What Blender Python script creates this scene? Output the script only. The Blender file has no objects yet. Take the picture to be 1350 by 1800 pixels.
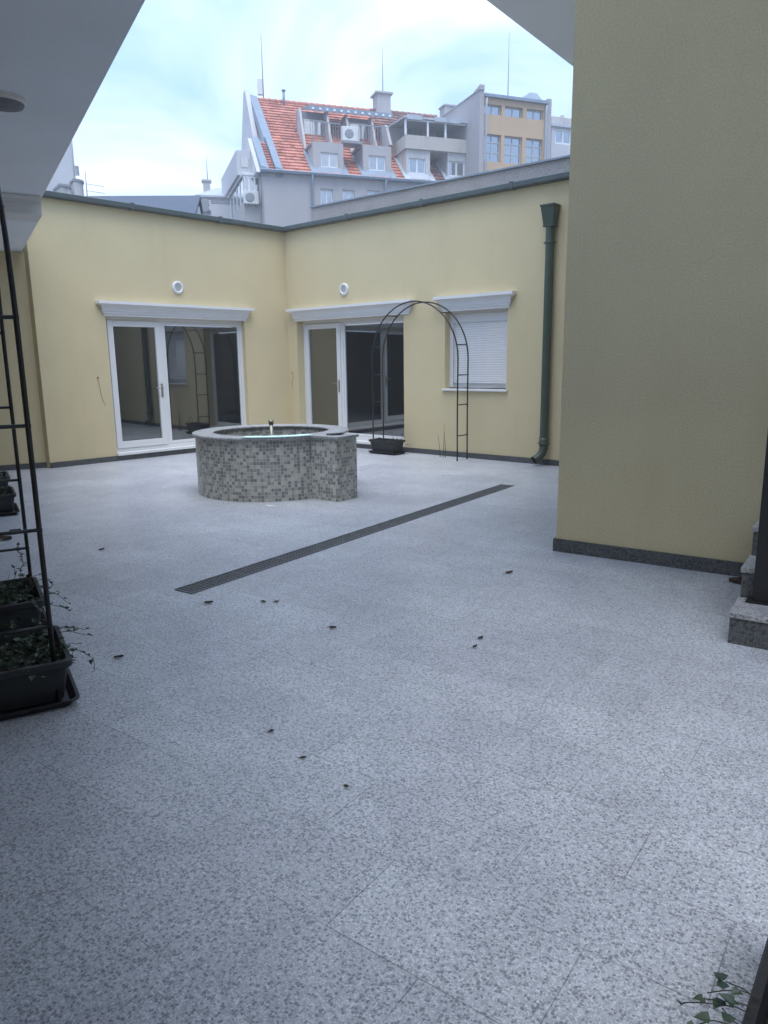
import bpy, math, random
from math import sin, cos, pi, radians
from mathutils import Vector, Matrix

# ------------------------------------------------------------------ camera
sc = bpy.context.scene
FPX, CAMH = 1285.0, 1.55
PITCH, ROLL = math.atan(264 / FPX), radians(.73)
_F = Vector((0, cos(PITCH), -sin(PITCH)))
_U0 = Vector((0, sin(PITCH), cos(PITCH)))
_R0 = Vector((1, 0, 0))
_R = _R0 * cos(ROLL) - _U0 * sin(ROLL)
_U = _U0 * cos(ROLL) + _R0 * sin(ROLL)
CAM = Vector((0, 0, CAMH))
cd = bpy.data.cameras.new('camera')
cam = bpy.data.objects.new('camera', cd)
sc.collection.objects.link(cam)
cd.sensor_fit = 'VERTICAL'
cd.sensor_height = 36
cd.lens = FPX / 1800 * 36
cd.clip_end = 2000
cd.clip_start = .05
m = Matrix((_R, _U, -_F)).transposed().to_4x4()
m.translation = CAM
cam.matrix_world = m
sc.camera = cam

# ------------------------------------------------------------------ sky, sun, exposure
SUN_EL, SUN_AZ = radians(74), radians(175)      # azimuth clockwise from +Y
w = bpy.data.worlds.new('World')
sc.world = w
w.use_nodes = True
nt = w.node_tree
nt.nodes.clear()
N = nt.nodes.new
out = N('ShaderNodeOutputWorld')
bg = N('ShaderNodeBackground')
bg.inputs['Strength'].default_value = .088
sky = N('ShaderNodeTexSky')
sky.sky_type = 'NISHITA'
sky.sun_disc = False
sky.sun_elevation = SUN_EL
sky.sun_rotation = SUN_AZ
sky.air_density = 1.3
sky.dust_density = 1.5
tc = N('ShaderNodeTexCoord')
mp = N('ShaderNodeMapping')
mp.inputs['Scale'].default_value = (1.0, 1.0, 2.6)
mp.inputs['Location'].default_value = (.35, .1, .2)
nz = N('ShaderNodeTexNoise')
nz.inputs['Scale'].default_value = 2.3
nz.inputs['Detail'].default_value = 7
nz.inputs['Roughness'].default_value = .52
nz.inputs['Distortion'].default_value = .6
rp = N('ShaderNodeValToRGB')
rp.color_ramp.elements[0].position = .45
rp.color_ramp.elements[1].position = .70
mx = N('ShaderNodeMix')
mx.data_type = 'RGBA'
mx.inputs[7].default_value = (7.4, 8.05, 9.1, 1)
sat = N('ShaderNodeMix')
sat.data_type = 'RGBA'
sat.blend_type = 'MIX'
sat.inputs[0].default_value = .75
sat.inputs[7].default_value = (2.7, 4.7, 8.6, 1)
L = nt.links.new
L(tc.outputs['Generated'], mp.inputs['Vector'])
L(mp.outputs['Vector'], nz.inputs['Vector'])
L(nz.outputs['Fac'], rp.inputs['Fac'])
L(sky.outputs['Color'], sat.inputs[6])
L(sat.outputs[2], mx.inputs[6])
L(rp.outputs['Color'], mx.inputs[0])
L(mx.outputs[2], bg.inputs['Color'])
L(bg.outputs['Background'], out.inputs['Surface'])

sl = bpy.data.lights.new('sun', 'SUN')
sl.energy = 1.7
sl.angle = radians(55)
sl.color = (.97, .98, 1)
so = bpy.data.objects.new('sun', sl)
sc.collection.objects.link(so)
sd = Vector((sin(SUN_AZ) * cos(SUN_EL), cos(SUN_AZ) * cos(SUN_EL), sin(SUN_EL)))
so.rotation_euler = sd.to_track_quat('Z', 'Y').to_euler()
so.location = (0, 0, 30)
sc.view_settings.view_transform = 'Standard'
sc.view_settings.look = 'None'
sc.view_settings.gamma = 1
sc.view_settings.exposure = 1.3
sc.cycles.max_bounces = 8
sc.cycles.diffuse_bounces = 5

# ------------------------------------------------------------------ helpers
rnd = random.Random(7)


class Frame:
    """A vertical reference plane: x along the heading, y into the wall, z up."""
    def __init__(s, x, y, heading):
        s.o = Vector((x, y))
        s.h = radians(heading)
        s.rz = pi / 2 - s.h
        s.ex = Vector((sin(s.h), cos(s.h)))
        s.ey = Vector((-s.ex.y, s.ex.x))

    def loc(s, p):
        d = Vector((p[0], p[1])) - s.o
        return d.dot(s.ex), d.dot(s.ey)

    def world(s, x, y, z=0):
        q = s.o + s.ex * x + s.ey * y
        return Vector((q.x, q.y, z))


def ray(u, v):
    return _F + _R * ((u - 675) / FPX) - _U * ((v - 900) / FPX)


def flo(u, v, z=0):
    d = ray(u, v)
    return CAM + d * ((z - CAMH) / d.z)


def at(u, v, y):
    d = ray(u, v)
    return CAM + d * (y / d.y)


def onp(fr, u, v, w=0.0):
    """photo pixel -> (x, z) on the plane lying w metres behind the frame's plane"""
    d = ray(u, v)
    c = fr.loc(CAM)
    dy = Vector((d.x, d.y)).dot(fr.ey)
    t = (w - c[1]) / dy
    p = CAM + d * t
    return fr.loc(p)[0], p.z


class MB:
    def __init__(s):
        s.v, s.f, s.uv, s.sm = [], [], [], []

    def face(s, pts, uv=None, smooth=False):
        n = len(s.v)
        s.v += [tuple(p) for p in pts]
        s.f.append(tuple(range(n, n + len(pts))))
        s.uv.append(uv)
        s.sm.append(smooth)

    def box(s, x0, x1, y0, y1, z0, z1):
        a = [(x0, y0, z0), (x1, y0, z0), (x1, y1, z0), (x0, y1, z0),
             (x0, y0, z1), (x1, y0, z1), (x1, y1, z1), (x0, y1, z1)]
        n = len(s.v)
        s.v += a
        for q in ((0, 3, 2, 1), (4, 5, 6, 7), (0, 1, 5, 4), (1, 2, 6, 5), (2, 3, 7, 6), (3, 0, 4, 7)):
            s.f.append(tuple(n + i for i in q))
            s.uv.append(None)
            s.sm.append(False)
        return s

    def hexa(s, b, t):
        """prism between two rings of equal count"""
        k = len(b)
        n = len(s.v)
        s.v += [tuple(p) for p in b] + [tuple(p) for p in t]
        s.f.append(tuple(n + i for i in reversed(range(k))))
        s.f.append(tuple(n + k + i for i in range(k)))
        s.uv += [None, None]
        s.sm += [False, False]
        for i in range(k):
            j = (i + 1) % k
            s.f.append((n + i, n + j, n + k + j, n + k + i))
            s.uv.append(None)
            s.sm.append(False)
        return s

    def prism(s, poly, z0, z1):
        return s.hexa([(p[0], p[1], z0) for p in poly], [(p[0], p[1], z1) for p in poly])

    def extr(s, poly, x0, x1):
        """profile of (y, z) points extruded along x"""
        return s.hexa([(x0, p[0], p[1]) for p in poly], [(x1, p[0], p[1]) for p in poly])

    def tube(s, pts, r, seg=8, cap=True, smooth=True):
        pts = [Vector(p) for p in pts]
        rs = r if isinstance(r, (list, tuple)) else [r] * len(pts)
        rings = []
        prev = None
        for i, p in enumerate(pts):
            t = (pts[min(i + 1, len(pts) - 1)] - pts[max(i - 1, 0)])
            t.normalize()
            if prev is None:
                a = Vector((0, 0, 1)) if abs(t.z) < .9 else Vector((1, 0, 0))
                a = (a - t * a.dot(t)).normalized()
            else:
                a = (prev - t * prev.dot(t)).normalized()
            prev = a
            b = t.cross(a)
            n = len(s.v)
            for k in range(seg):
                an = 2 * pi * k / seg
                s.v.append(tuple(p + (a * cos(an) + b * sin(an)) * rs[i]))
            rings.append(n)
        for i in range(len(rings) - 1):
            for k in range(seg):
                k2 = (k + 1) % seg
                s.f.append((rings[i] + k, rings[i] + k2, rings[i + 1] + k2, rings[i + 1] + k))
                s.uv.append(None)
                s.sm.append(smooth)
        if cap:
            s.f.append(tuple(rings[0] + k for k in reversed(range(seg))))
            s.f.append(tuple(rings[-1] + k for k in range(seg)))
            s.uv += [None, None]
            s.sm += [False, False]
        return s

    def ring(s, prof, seg=64, c=(0, 0, 0), a0=0, a1=2 * pi, uvr=None):
        """lathe of (radius, z) points about z"""
        full = abs(a1 - a0 - 2 * pi) < 1e-6
        n = len(s.v)
        k = len(prof)
        for i in range(seg + 1):
            a = a0 + (a1 - a0) * i / seg
            for (r, z) in prof:
                s.v.append((c[0] + r * cos(a), c[1] + r * sin(a), c[2] + z))
        for i in range(seg):
            for j in range(k - 1):
                s.f.append((n + i * k + j, n + (i + 1) * k + j, n + (i + 1) * k + j + 1, n + i * k + j + 1))
                if uvr:
                    A, B = (a0 + (a1 - a0) * i / seg) * uvr, (a0 + (a1 - a0) * (i + 1) / seg) * uvr
                    s.uv.append([(A, prof[j][1]), (B, prof[j][1]), (B, prof[j + 1][1]), (A, prof[j + 1][1])])
                else:
                    s.uv.append(None)
                s.sm.append(True)
        return s

    def build(s, name, mat, parent=None, loc=(0, 0, 0), rz=0, bevel=0, smooth_angle=None):
        me = bpy.data.meshes.new(name)
        me.from_pydata(s.v, [], s.f)
        if any(u is not None for u in s.uv):
            lay = me.uv_layers.new(name='UVMap')
            for p, u in zip(me.polygons, s.uv):
                if u is not None:
                    for li, q in zip(p.loop_indices, u):
                        lay.data[li].uv = q
        for p, q in zip(me.polygons, s.sm):
            p.use_smooth = q
        me.materials.append(mat)
        o = bpy.data.objects.new(name, me)
        sc.collection.objects.link(o)
        o.location = loc
        o.rotation_euler = (0, 0, rz)
        if parent:
            o.parent = parent
        if bevel:
            b = o.modifiers.new('bevel', 'BEVEL')
            b.width = bevel
            b.segments = 2
            b.limit_method = 'ANGLE'
        return o


def tag(o, label=None, cat=None, group=None, kind=None):
    if label:
        o['label'] = label
    if cat:
        o['category'] = cat
    if group:
        o['group'] = group
    if kind:
        o['kind'] = kind
    return o


def thing(name, label, cat, loc=(0, 0, 0), rz=0, group=None):
    o = bpy.data.objects.new(name, None)
    o.empty_display_size = .2
    sc.collection.objects.link(o)
    o.location = loc
    o.rotation_euler = (0, 0, rz)
    return tag(o, label, cat, group)


# ------------------------------------------------------------------ materials
def mat(name, col, rough=.7, metal=0, spec=.5):
    mt = bpy.data.materials.new(name)
    mt.use_nodes = True
    b = mt.node_tree.nodes['Principled BSDF']
    b.inputs['Base Color'].default_value = (*col, 1)
    b.inputs['Roughness'].default_value = rough
    b.inputs['Metallic'].default_value = metal
    b.inputs['Specular IOR Level'].default_value = spec
    return mt


class NG:
    """small node-graph helper"""
    def __init__(s, mt):
        s.t = mt.node_tree
        s.b = s.t.nodes['Principled BSDF']

    def n(s, kind, **kw):
        nd = s.t.nodes.new('ShaderNode' + kind)
        for k, v in kw.items():
            k2 = k.replace('_', ' ')
            if k2 in nd.inputs:
                nd.inputs[k2].default_value = v
            else:
                setattr(nd, k, v)
        return nd

    def l(s, a, b):
        s.t.links.new(a, b)

    def coords(s, scale=None):
        c = s.n('TexCoord')
        return c.outputs['Object']

    def noise(s, vec, scale, detail=4, rough=.55, dist=0.0):
        nd = s.n('TexNoise', Scale=scale, Detail=detail, Roughness=rough, Distortion=dist)
        s.l(vec, nd.inputs['Vector'])
        return nd.outputs['Fac']

    def ramp(s, fac, stops):
        nd = s.n('ValToRGB')
        e = nd.color_ramp.elements
        while len(e) < len(stops):
            e.new(.5)
        for el, (p, c) in zip(e, stops):
            el.position = p
            el.color = (*c, 1) if len(c) == 3 else c
        s.l(fac, nd.inputs['Fac'])
        return nd.outputs['Color']

    def mix(s, fac, a, b, mode='MIX'):
        nd = s.n('Mix', data_type='RGBA', blend_type=mode)
        for i, x in ((0, fac), (6, a), (7, b)):
            if hasattr(x, 'is_linked') or hasattr(x, 'links'):
                s.l(x, nd.inputs[i])
            elif i == 0:
                nd.inputs[0].default_value = x
            else:
                nd.inputs[i].default_value = (*x, 1)
        return nd.outputs[2]

    def bump(s, h, strength=.2, dist=.01):
        nd = s.n('Bump', Strength=strength, Distance=dist)
        s.l(h, nd.inputs['Height'])
        s.l(nd.outputs['Normal'], s.b.inputs['Normal'])

    def math(s, op, a, b=0.0):
        nd = s.n('Math', operation=op)
        for i, x in enumerate((a, b)):
            if hasattr(x, 'links'):
                s.l(x, nd.inputs[i])
            else:
                nd.inputs[i].default_value = x
        return nd.outputs[0]


def noisy(name, col, rough=.75, amt=.12, scale=6, bump=.15, fine=120, fdist=.004, grime=None, streak=False, gamt=.42):
    """plain surface with broad tone variation, fine grain and optional dirt patches / streaks"""
    mt = mat(name, col, rough)
    g = NG(mt)
    c = g.coords()
    n1 = g.noise(c, scale, 5)
    lo = tuple(x * (1 - amt) for x in col)
    hi = tuple(min(1, x * (1 + amt)) for x in col)
    cc = g.ramp(n1, [(.3, lo), (.7, hi)])
    n2 = g.noise(c, fine, 3, .6)
    cc = g.mix(.35, cc, g.ramp(n2, [(.35, tuple(x * .72 for x in col)), (.65, tuple(min(1, x * 1.18) for x in col))]))
    if grime:
        mpn = g.n('Mapping')
        mpn.inputs['Scale'].default_value = (1, 1, .22) if streak else (1, 1, 1)
        g.l(c, mpn.inputs['Vector'])
        n3 = g.noise(mpn.outputs['Vector'], 2.2, 8, .65)
        cc = g.mix(g.ramp(n3, [(.53, (0, 0, 0)), (.78, (gamt, gamt, gamt))]), cc, grime)
    g.l(cc, g.b.inputs['Base Color'])
    if bump:
        g.bump(n2, bump, fdist)
    return mt


M = {}
M['render'] = noisy('yellow render', (.625, .53, .325), .92, .05, 1.3, .55, 75, .008, (.53, .43, .25), True)
M['render_niche'] = M['render']
M['white'] = noisy('white plaster', (.70, .70, .69), .85, .04, 2, .1, 90)
M['soffit'] = noisy('painted soffit', (.76, .80, .86), .9, .05, 1.2, .2, 160)
M['moulding'] = noisy('white moulding', (.73, .73, .73), .6, .04, 5, .05, 80)
M['pvc'] = mat('white window frame', (.70, .705, .71), .35)
M['shutter'] = mat('white shutter', (.72, .73, .75), .45)
M['gutter'] = noisy('dark green metal', (.07, .088, .085), .45, .15, 5, .03, 60)
M['pipe'] = noisy('green pipe', (.055, .078, .055), .45, .15, 8, .03, 60)
M['black_metal'] = mat('black metal', (.012, .012, .013), .45)
M['steel'] = mat('steel', (.36, .34, .30), .55, 1)
M['pot'] = noisy('black plastic', (.016, .017, .018), .5, .1, 20, .05, 90)
M['soil'] = noisy('soil', (.03, .022, .015), .95, .4, 30, .6, 80, .01)
M['leaf_dead'] = noisy('dead leaf', (.05, .03, .02), .8, .3, 40, .1, 100)
M['concrete'] = noisy('rough grey render', (.30, .29, .29), .95, .12, 2.5, .8, 28, .02, (.20, .19, .185))
M['concrete_dark'] = noisy('dark mortar', (.17, .165, .16), .95, .2, 3, .8, 30, .02)
M['zinc'] = noisy('zinc sheet', (.20, .25, .31), .55, .12, 2, .05, 30)
M['grey_wall'] = noisy('grey rendered wall', (.40, .38, .37), .9, .09, .5, .2, 20, .01, (.30, .275, .255), True, .9)
M['old_wall'] = noisy('old white wall', (.50, .49, .47), .9, .12, .8, .2, 15, .01, (.22, .20, .18), True, .95)
M['old_conc'] = noisy('old balcony concrete', (.46, .43, .38), .9, .1, .7, .2, 15, .01, (.25, .23, .20), True, .9)
M['ochre'] = noisy('ochre render', (.50, .355, .22), .9, .06, .3, .2, 15, .01, (.42, .30, .20), True, .7)
M['mauve_wall'] = noisy('mauve grey wall', (.37, .35, .355), .9, .06, .3, .2, 15, .01, (.34, .31, .30), True, .7)
M['offwhite'] = noisy('off white wall', (.50, .50, .51), .9, .06, .5, .1, 15)
M['roof_metal'] = noisy('slate grey sheet roof', (.075, .095, .13), .9, .06, .5, .05, 8)
M['roof_pale'] = noisy('pale sheet roof', (.40, .44, .48), .5, .06, .5, .05, 8)
M['ac'] = mat('ac casing', (.66, .65, .62), .5)
M['dark'] = mat('recess shade', (.02, .02, .022), .7)
M['shade_wall'] = noisy('shade toned wall', (.20, .21, .24), .9, .06, .5, .1, 15)  # darker, bluer grey: shade of the loggias put into the wall colour
M['rail'] = mat('grey railing', (.25, .26, .27), .5, .3)
M['mint'] = mat('pale mint plastic', (.70, .97, .92), .5)
M['paper'] = mat('pale scrap', (.75, .82, .80), .6)


def m_glass(name, dark, refl, tint=(1, 1, 1)):
    mt = mat(name, dark, .04)
    t = mt.node_tree
    b = t.nodes['Principled BSDF']
    gl = t.nodes.new('ShaderNodeBsdfGlossy')
    gl.inputs['Roughness'].default_value = .012
    gl.inputs['Color'].default_value = (*tint, 1)
    mxs = t.nodes.new('ShaderNodeMixShader')
    mxs.inputs[0].default_value = refl
    t.links.new(b.outputs[0], mxs.inputs[1])
    t.links.new(gl.outputs[0], mxs.inputs[2])
    t.links.new(mxs.outputs[0], t.nodes['Material Output'].inputs['Surface'])
    return mt


M['glass'] = m_glass('tinted door glass', (.010, .011, .012), .17, (.95, 1, 1))
M['far_glass'] = m_glass('window glass', (.05, .06, .07), .38)


def m_granite(name, light, darkc, cover, tiles=None, rough=.55, scale=75, contrast=1):
    mt = mat(name, light, rough)
    g = NG(mt)
    c = g.coords()
    nv = g.n('TexNoise', Scale=scale * 1.6, Detail=2)
    g.l(c, nv.inputs['Vector'])
    dv_ = g.n('VectorMath', operation='SUBTRACT')
    g.l(nv.outputs['Color'], dv_.inputs[0])
    dv_.inputs[1].default_value = (.5, .5, .5)
    ds_ = g.n('VectorMath', operation='SCALE')
    ds_.inputs['Scale'].default_value = 1.1 / scale
    g.l(dv_.outputs[0], ds_.inputs[0])
    da_ = g.n('VectorMath', operation='ADD')
    g.l(c, da_.inputs[0])
    g.l(ds_.outputs[0], da_.inputs[1])
    cj = da_.outputs[0]
    vo = g.n('TexVoronoi', Scale=scale * 1.15, Randomness=1.0)
    g.l(cj, vo.inputs['Vector'])
    sx = g.n('SeparateColor')
    g.l(vo.outputs['Color'], sx.inputs[0])
    vo2 = g.n('TexVoronoi', Scale=scale * 2.1, Randomness=1.0)
    g.l(cj, vo2.inputs['Vector'])
    sx2 = g.n('SeparateColor')
    g.l(vo2.outputs['Color'], sx2.inputs[0])
    n1 = g.noise(c, scale * .32, 3, .6)
    n2 = g.noise(c, scale * 2.3, 2, .6)
    n3 = g.noise(c, 1.1, 5, .6)
    n4 = g.noise(c, 5, 4, .6)
    def dots(vor, sep, thr, rad):
        on = g.math('GREATER_THAN', g.math('ADD', sep.outputs[0], g.math('MULTIPLY', g.math('SUBTRACT', n1, .5), .5)), thr)
        mr = g.n('MapRange', interpolation_type='SMOOTHSTEP')
        mr.inputs['From Min'].default_value = rad
        mr.inputs['From Max'].default_value = rad * .55
        g.l(vor.outputs['Distance'], mr.inputs['Value'])
        return g.math('MULTIPLY', on, mr.outputs['Result'])
    mid = tuple(a * .5 + b * .5 for a, b in zip(light, darkc))
    spk = g.ramp(n2, [(.32, tuple(x * .66 for x in light)), (.5, light), (.68, tuple(min(1, x * 1.2) for x in light))])
    nm = g.noise(c, scale * .8, 3, .65)
    spk = g.mix(1, spk, g.ramp(nm, [(.36, (.58, .59, .61)), (.50, (.92, .92, .93)), (.62, (1.06, 1.06, 1.06))]), 'MULTIPLY')
    spk = g.mix(g.math('MULTIPLY', dots(vo2, sx2, 1 - cover * 1.45, .74), .72), spk, mid)
    spk = g.mix(g.math('MULTIPLY', dots(vo, sx, 1 - cover * .85, .66), .70), spk, darkc)
    cc = g.mix(1, spk, g.ramp(n3, [(.3, (.84, .84, .86)), (.7, (1.08, 1.08, 1.07))]), 'MULTIPLY')
    cc = g.mix(1, cc, g.ramp(n4, [(.3, (.93, .93, .93)), (.65, (1.05, 1.05, 1.05))]), 'MULTIPLY')
    h = n2
    if tiles:
        bw, bh = tiles
        br = g.n('TexBrick', Scale=1.0)
        br.offset = .5
        br.inputs['Color1'].default_value = (1.05, 1.05, 1.05, 1)
        br.inputs['Color2'].default_value = (.93, .93, .945, 1)
        br.inputs['Mortar'].default_value = (1, 1, 1, 1)
        br.inputs['Mortar Size'].default_value = .0021
        br.inputs['Mortar Smooth'].default_value = .3
        br.inputs['Brick Width'].default_value = bw
        br.inputs['Row Height'].default_value = bh
        g.l(c, br.inputs['Vector'])
        cc = g.mix(1, cc, br.outputs['Color'], 'MULTIPLY')
        n5 = g.noise(c, 1.7, 3, .6)
        fac = g.math('MULTIPLY', br.outputs['Fac'], g.ramp(n5, [(.38, (.06, .06, .06)), (.62, (.72, .72, .72))]))
        cc = g.mix(fac, cc, (.09, .09, .095))
        # a few rust / dirt stains
        n6 = g.noise(c, .9, 7, .7, .8)
        cc = g.mix(g.ramp(n6, [(.62, (0, 0, 0)), (.8, (.38, .38, .38))]), cc, (.30, .26, .22))
    g.l(cc, g.b.inputs['Base Color'])
    g.bump(h, .12, .003)
    return mt


M['paving'] = m_granite('speckled granite paving', (.615, .63, .66), (.12, .13, .15), .42, (.62, .335), .40, 92)
M['granite'] = m_granite('granite slab', (.46, .46, .46), (.08, .08, .085), .43, None, .45, 60)
M['granite_dark_and_shade'] = m_granite('dark and shaded granite', (.125, .13, .13), (.018, .02, .02), .50, None, .5, 55)  # own colour of the skirtings; on the step risers it carries shade


def m_mosaic():
    mt = mat('grey mosaic', (.4, .4, .38), .35)
    g = NG(mt)
    uv = g.n('UVMap')
    sc_ = g.n('VectorMath', operation='SCALE')
    sc_.inputs['Scale'].default_value = 1 / .0385
    g.l(uv.outputs['UV'], sc_.inputs[0])
    fl_ = g.n('VectorMath', operation='FLOOR')
    g.l(sc_.outputs[0], fl_.inputs[0])
    wn = g.n('TexWhiteNoise', noise_dimensions='2D')
    g.l(fl_.outputs[0], wn.inputs['Vector'])
    big = g.n('VectorMath', operation='SCALE')
    big.inputs['Scale'].default_value = 1 / 2.3
    g.l(fl_.outputs[0], big.inputs[0])
    nb = g.noise(big.outputs[0], 1.0, 2)
    v = g.math('ADD', wn.outputs['Value'], g.math('MULTIPLY', g.math('SUBTRACT', nb, .5), .9))
    cc = g.ramp(v, [(0, (.17, .178, .17)), (.25, (.225, .23, .215)), (.5, (.35, .348, .315)), (.75, (.46, .45, .395)), (1, (.54, .525, .46))])
    n1 = g.noise(g.coords(), 60, 3)
    cc = g.mix(1, cc, g.ramp(n1, [(.3, (.82, .82, .82)), (.7, (1.12, 1.12, 1.12))]), 'MULTIPLY')
    fr = g.n('VectorMath', operation='FRACTION')
    g.l(sc_.outputs[0], fr.inputs[0])
    sp = g.n('SeparateXYZ')
    g.l(fr.outputs[0], sp.inputs[0])
    ex = g.math('ABSOLUTE', g.math('SUBTRACT', sp.outputs[0], .5))
    ey = g.math('ABSOLUTE', g.math('SUBTRACT', sp.outputs[1], .5))
    e = g.math('MAXIMUM', ex, ey)
    gr = g.math('GREATER_THAN', e, .445)
    cc = g.mix(gr, cc, (.50, .505, .49))
    g.l(cc, g.b.inputs['Base Color'])
    g.l(g.math('ADD', g.math('MULTIPLY', gr, .5), .3), g.b.inputs['Roughness'])
    g.bump(g.math('SUBTRACT', 1.0, gr), .3, .002)
    return mt


M['mosaic'] = m_mosaic()


def m_rooftile(name, c0, c1, c2):
    mt = mat(name, c1, .8)
    g = NG(mt)
    uv = g.n('UVMap')
    fl_ = g.n('VectorMath', operation='FLOOR')
    g.l(uv.outputs['UV'], fl_.inputs[0])
    wn = g.n('TexWhiteNoise', noise_dimensions='2D')
    g.l(fl_.outputs[0], wn.inputs['Vector'])
    cc = g.ramp(wn.outputs['Value'], [(0, tuple(x * .75 for x in c0)), (.5, c1), (1, c2)])
    n1 = g.noise(g.coords(), .9, 6, .65)
    cc = g.mix(g.ramp(n1, [(.45, (0, 0, 0)), (.75, (.6, .6, .6))]), cc, tuple(x * .55 for x in c0))
    fr = g.n('VectorMath', operation='FRACTION')
    g.l(uv.outputs['UV'], fr.inputs[0])
    sp = g.n('SeparateXYZ')
    g.l(fr.outputs[0], sp.inputs[0])
    wv = g.math('SINE', g.math('MULTIPLY', sp.outputs[0], 2 * pi))
    g.l(cc, g.b.inputs['Base Color'])
    g.bump(wv, .6, .05)
    return mt


M['red_tile'] = m_rooftile('red roof tiles', (.42, .14, .09), (.52, .185, .125), (.60, .24, .165))
M['old_tile'] = m_rooftile('old brown roof tiles', (.17, .085, .07), (.25, .12, .10), (.32, .17, .14))


def m_leaf(name, a, b):
    mt = mat(name, a, .5)
    g = NG(mt)
    n1 = g.noise(g.coords(), 14, 3)
    cc = g.ramp(n1, [(.3, a), (.7, b)])
    g.l(cc, g.b.inputs['Base Color'])
    return mt


M['ivy'] = m_leaf('ivy leaves', (.018, .040, .022), (.060, .095, .045))
M['ivy_red'] = m_leaf('reddish ivy leaves', (.10, .04, .04), (.20, .11, .09))
M['stem'] = mat('stem', (.05, .04, .025), .8)

# ------------------------------------------------------------------ frames of the place
FA = Frame(-1.835, 14.678, 43.86)      # left yellow wing, corner at the origin, x<0 towards us
FB = Frame(-1.835, 14.678, 131.26)     # right yellow wing, x>0 towards us
FR = Frame(1.419, 5.862, 124.6)        # wall of the house on the right
FL = Frame(-5.165, 11.244, 60.1)       # recess wall of the porch on the left
FC = Frame(-1.065, 4.247, -29.9)       # edge of the porch slab

# ------------------------------------------------------------------ ground
g = MB()
g.face([(-300, -100, -.06), (300, -100, -.06), (300, 500, -.06), (-300, 500, -.06)])
M['asphalt'] = noisy('asphalt', (.06, .06, .062), .9, .2, 2, .3, 60)
tag(g.build('ground', M['asphalt']), kind='structure')
g = MB()
TH = radians(90 - 126)
g.prism([(-12, -14), (14, -14), (14, 16), (-12, 16)], -.05, 0)
tag(g.build('courtyard_paving', M['paving'], rz=TH, loc=(0.02, 2.05, 0)), kind='structure')


# ------------------------------------------------------------------ wall with openings
def wall(mb, x0, x1, z0, z1, holes, T=.4, y=0.0):
    xs = sorted({x0, x1, *[h[0] for h in holes], *[h[1] for h in holes]})
    zs = sorted({z0, z1, *[h[2] for h in holes], *[h[3] for h in holes]})
    for i in range(len(xs) - 1):
        for j in range(len(zs) - 1):
            a, b, c, d = xs[i], xs[i + 1], zs[j], zs[j + 1]
            cx, cz = (a + b) / 2, (c + d) / 2
            if any(h[0] < cx < h[1] and h[2] < cz < h[3] for h in holes):
                continue
            mb.face([(a, y, c), (b, y, c), (b, y, d), (a, y, d)])
            mb.face([(b, y + T, c), (a, y + T, c), (a, y + T, d), (b, y + T, d)])
    for (a, b, c, d) in holes:
        mb.face([(a, y, c), (a, y + T, c), (a, y + T, d), (a, y, d)][::-1])
        mb.face([(b, y, c), (b, y + T, c), (b, y + T, d), (b, y, d)])
        mb.face([(a, y, c), (b, y, c), (b, y + T, c), (a, y + T, c)])
        mb.face([(a, y, d), (b, y, d), (b, y + T, d), (a, y + T, d)][::-1])
    mb.face([(x0, y, z1), (x1, y, z1), (x1, y + T, z1), (x0, y + T, z1)])
    mb.face([(x0, y, z0), (x0, y, z1), (x0, y + T, z1), (x0, y + T, z0)])
    mb.face([(x1, y, z0), (x1, y, z1), (x1, y + T, z1), (x1, y + T, z0)][::-1])
    return mb


def cornice(x0, x1, z0, z1, dep=.13):
    """moulded cornice: stacked steps and a cove, with mitred returns at both ends"""
    h = z1 - z0
    prof = [(.018, 0), (.018, .16), (.035, .18), (.035, .30), (.05, .33), (.05, .40)]
    for k in range(7):
        a = k / 6 * pi / 2
        prof.append((.05 + (dep - .075) * (1 - cos(a)), .40 + .36 * sin(a)))
    prof += [(dep - .012, .79), (dep, .81), (dep, 1)]
    mb = MB()
    rows = [[(x0 - d, .001, z0 + t * h), (x0 - d, -d, z0 + t * h), (x1 + d, -d, z0 + t * h), (x1 + d, .001, z0 + t * h)] for d, t in prof]
    for a, b in zip(rows, rows[1:]):
        for k in range(3):
            mb.face([a[k], a[k + 1], b[k + 1], b[k]])
    mb.face(rows[0][::-1])
    mb.face(rows[-1])
    return mb


# ================================================================== yellow courtyard house
house = thing('courtyard_house', 'single-storey pale yellow house in two wings round the courtyard, with white glazed doors', 'house',
              (FA.o.x, FA.o.y, 0))
HT = 3.99
xa0 = FA.loc((-5.165, 11.244))[0]
dA = (-3.69, onp(FA, 436, 700)[0], .10, 2.32)
wl = MB()
wall(wl, xa0, -.001, .0, HT, [dA], .4)
wl.build('wall', M['render'], house, rz=FA.rz)
bx0 = onp(FB, 521, 567)[0]
bx1 = onp(FB, 709.5, 600)[0]
dB = (bx0, bx1, .10, 2.33)
wx0, wx1 = onp(FB, 782, 620)[0], onp(FB, 891, 620)[0]
wB = (wx0, wx1, 1.10, 2.33)
wl = MB()
wall(wl, 0.0, 8.4, .0, HT, [dB, wB], .4)
wl.build('wall', M['render'], house, rz=FB.rz)
# flat roof behind the parapets
rf = MB()
pa = [FA.world(xa0, .42), FA.world(.6, .42), FA.world(.6, 7), FA.world(xa0, 7)]
rf.prism([(p.x - FA.o.x, p.y - FA.o.y) for p in pa], 3.6, 3.8)
pb = [FB.world(.42, .42), FB.world(8.4, .42), FB.world(8.4, 6), FB.world(.42, 6)]
rf.prism([(p.x - FA.o.x, p.y - FA.o.y) for p in pb], 3.59, 3.79)
rf.build('flat_roof', M['concrete'], house)
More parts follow.
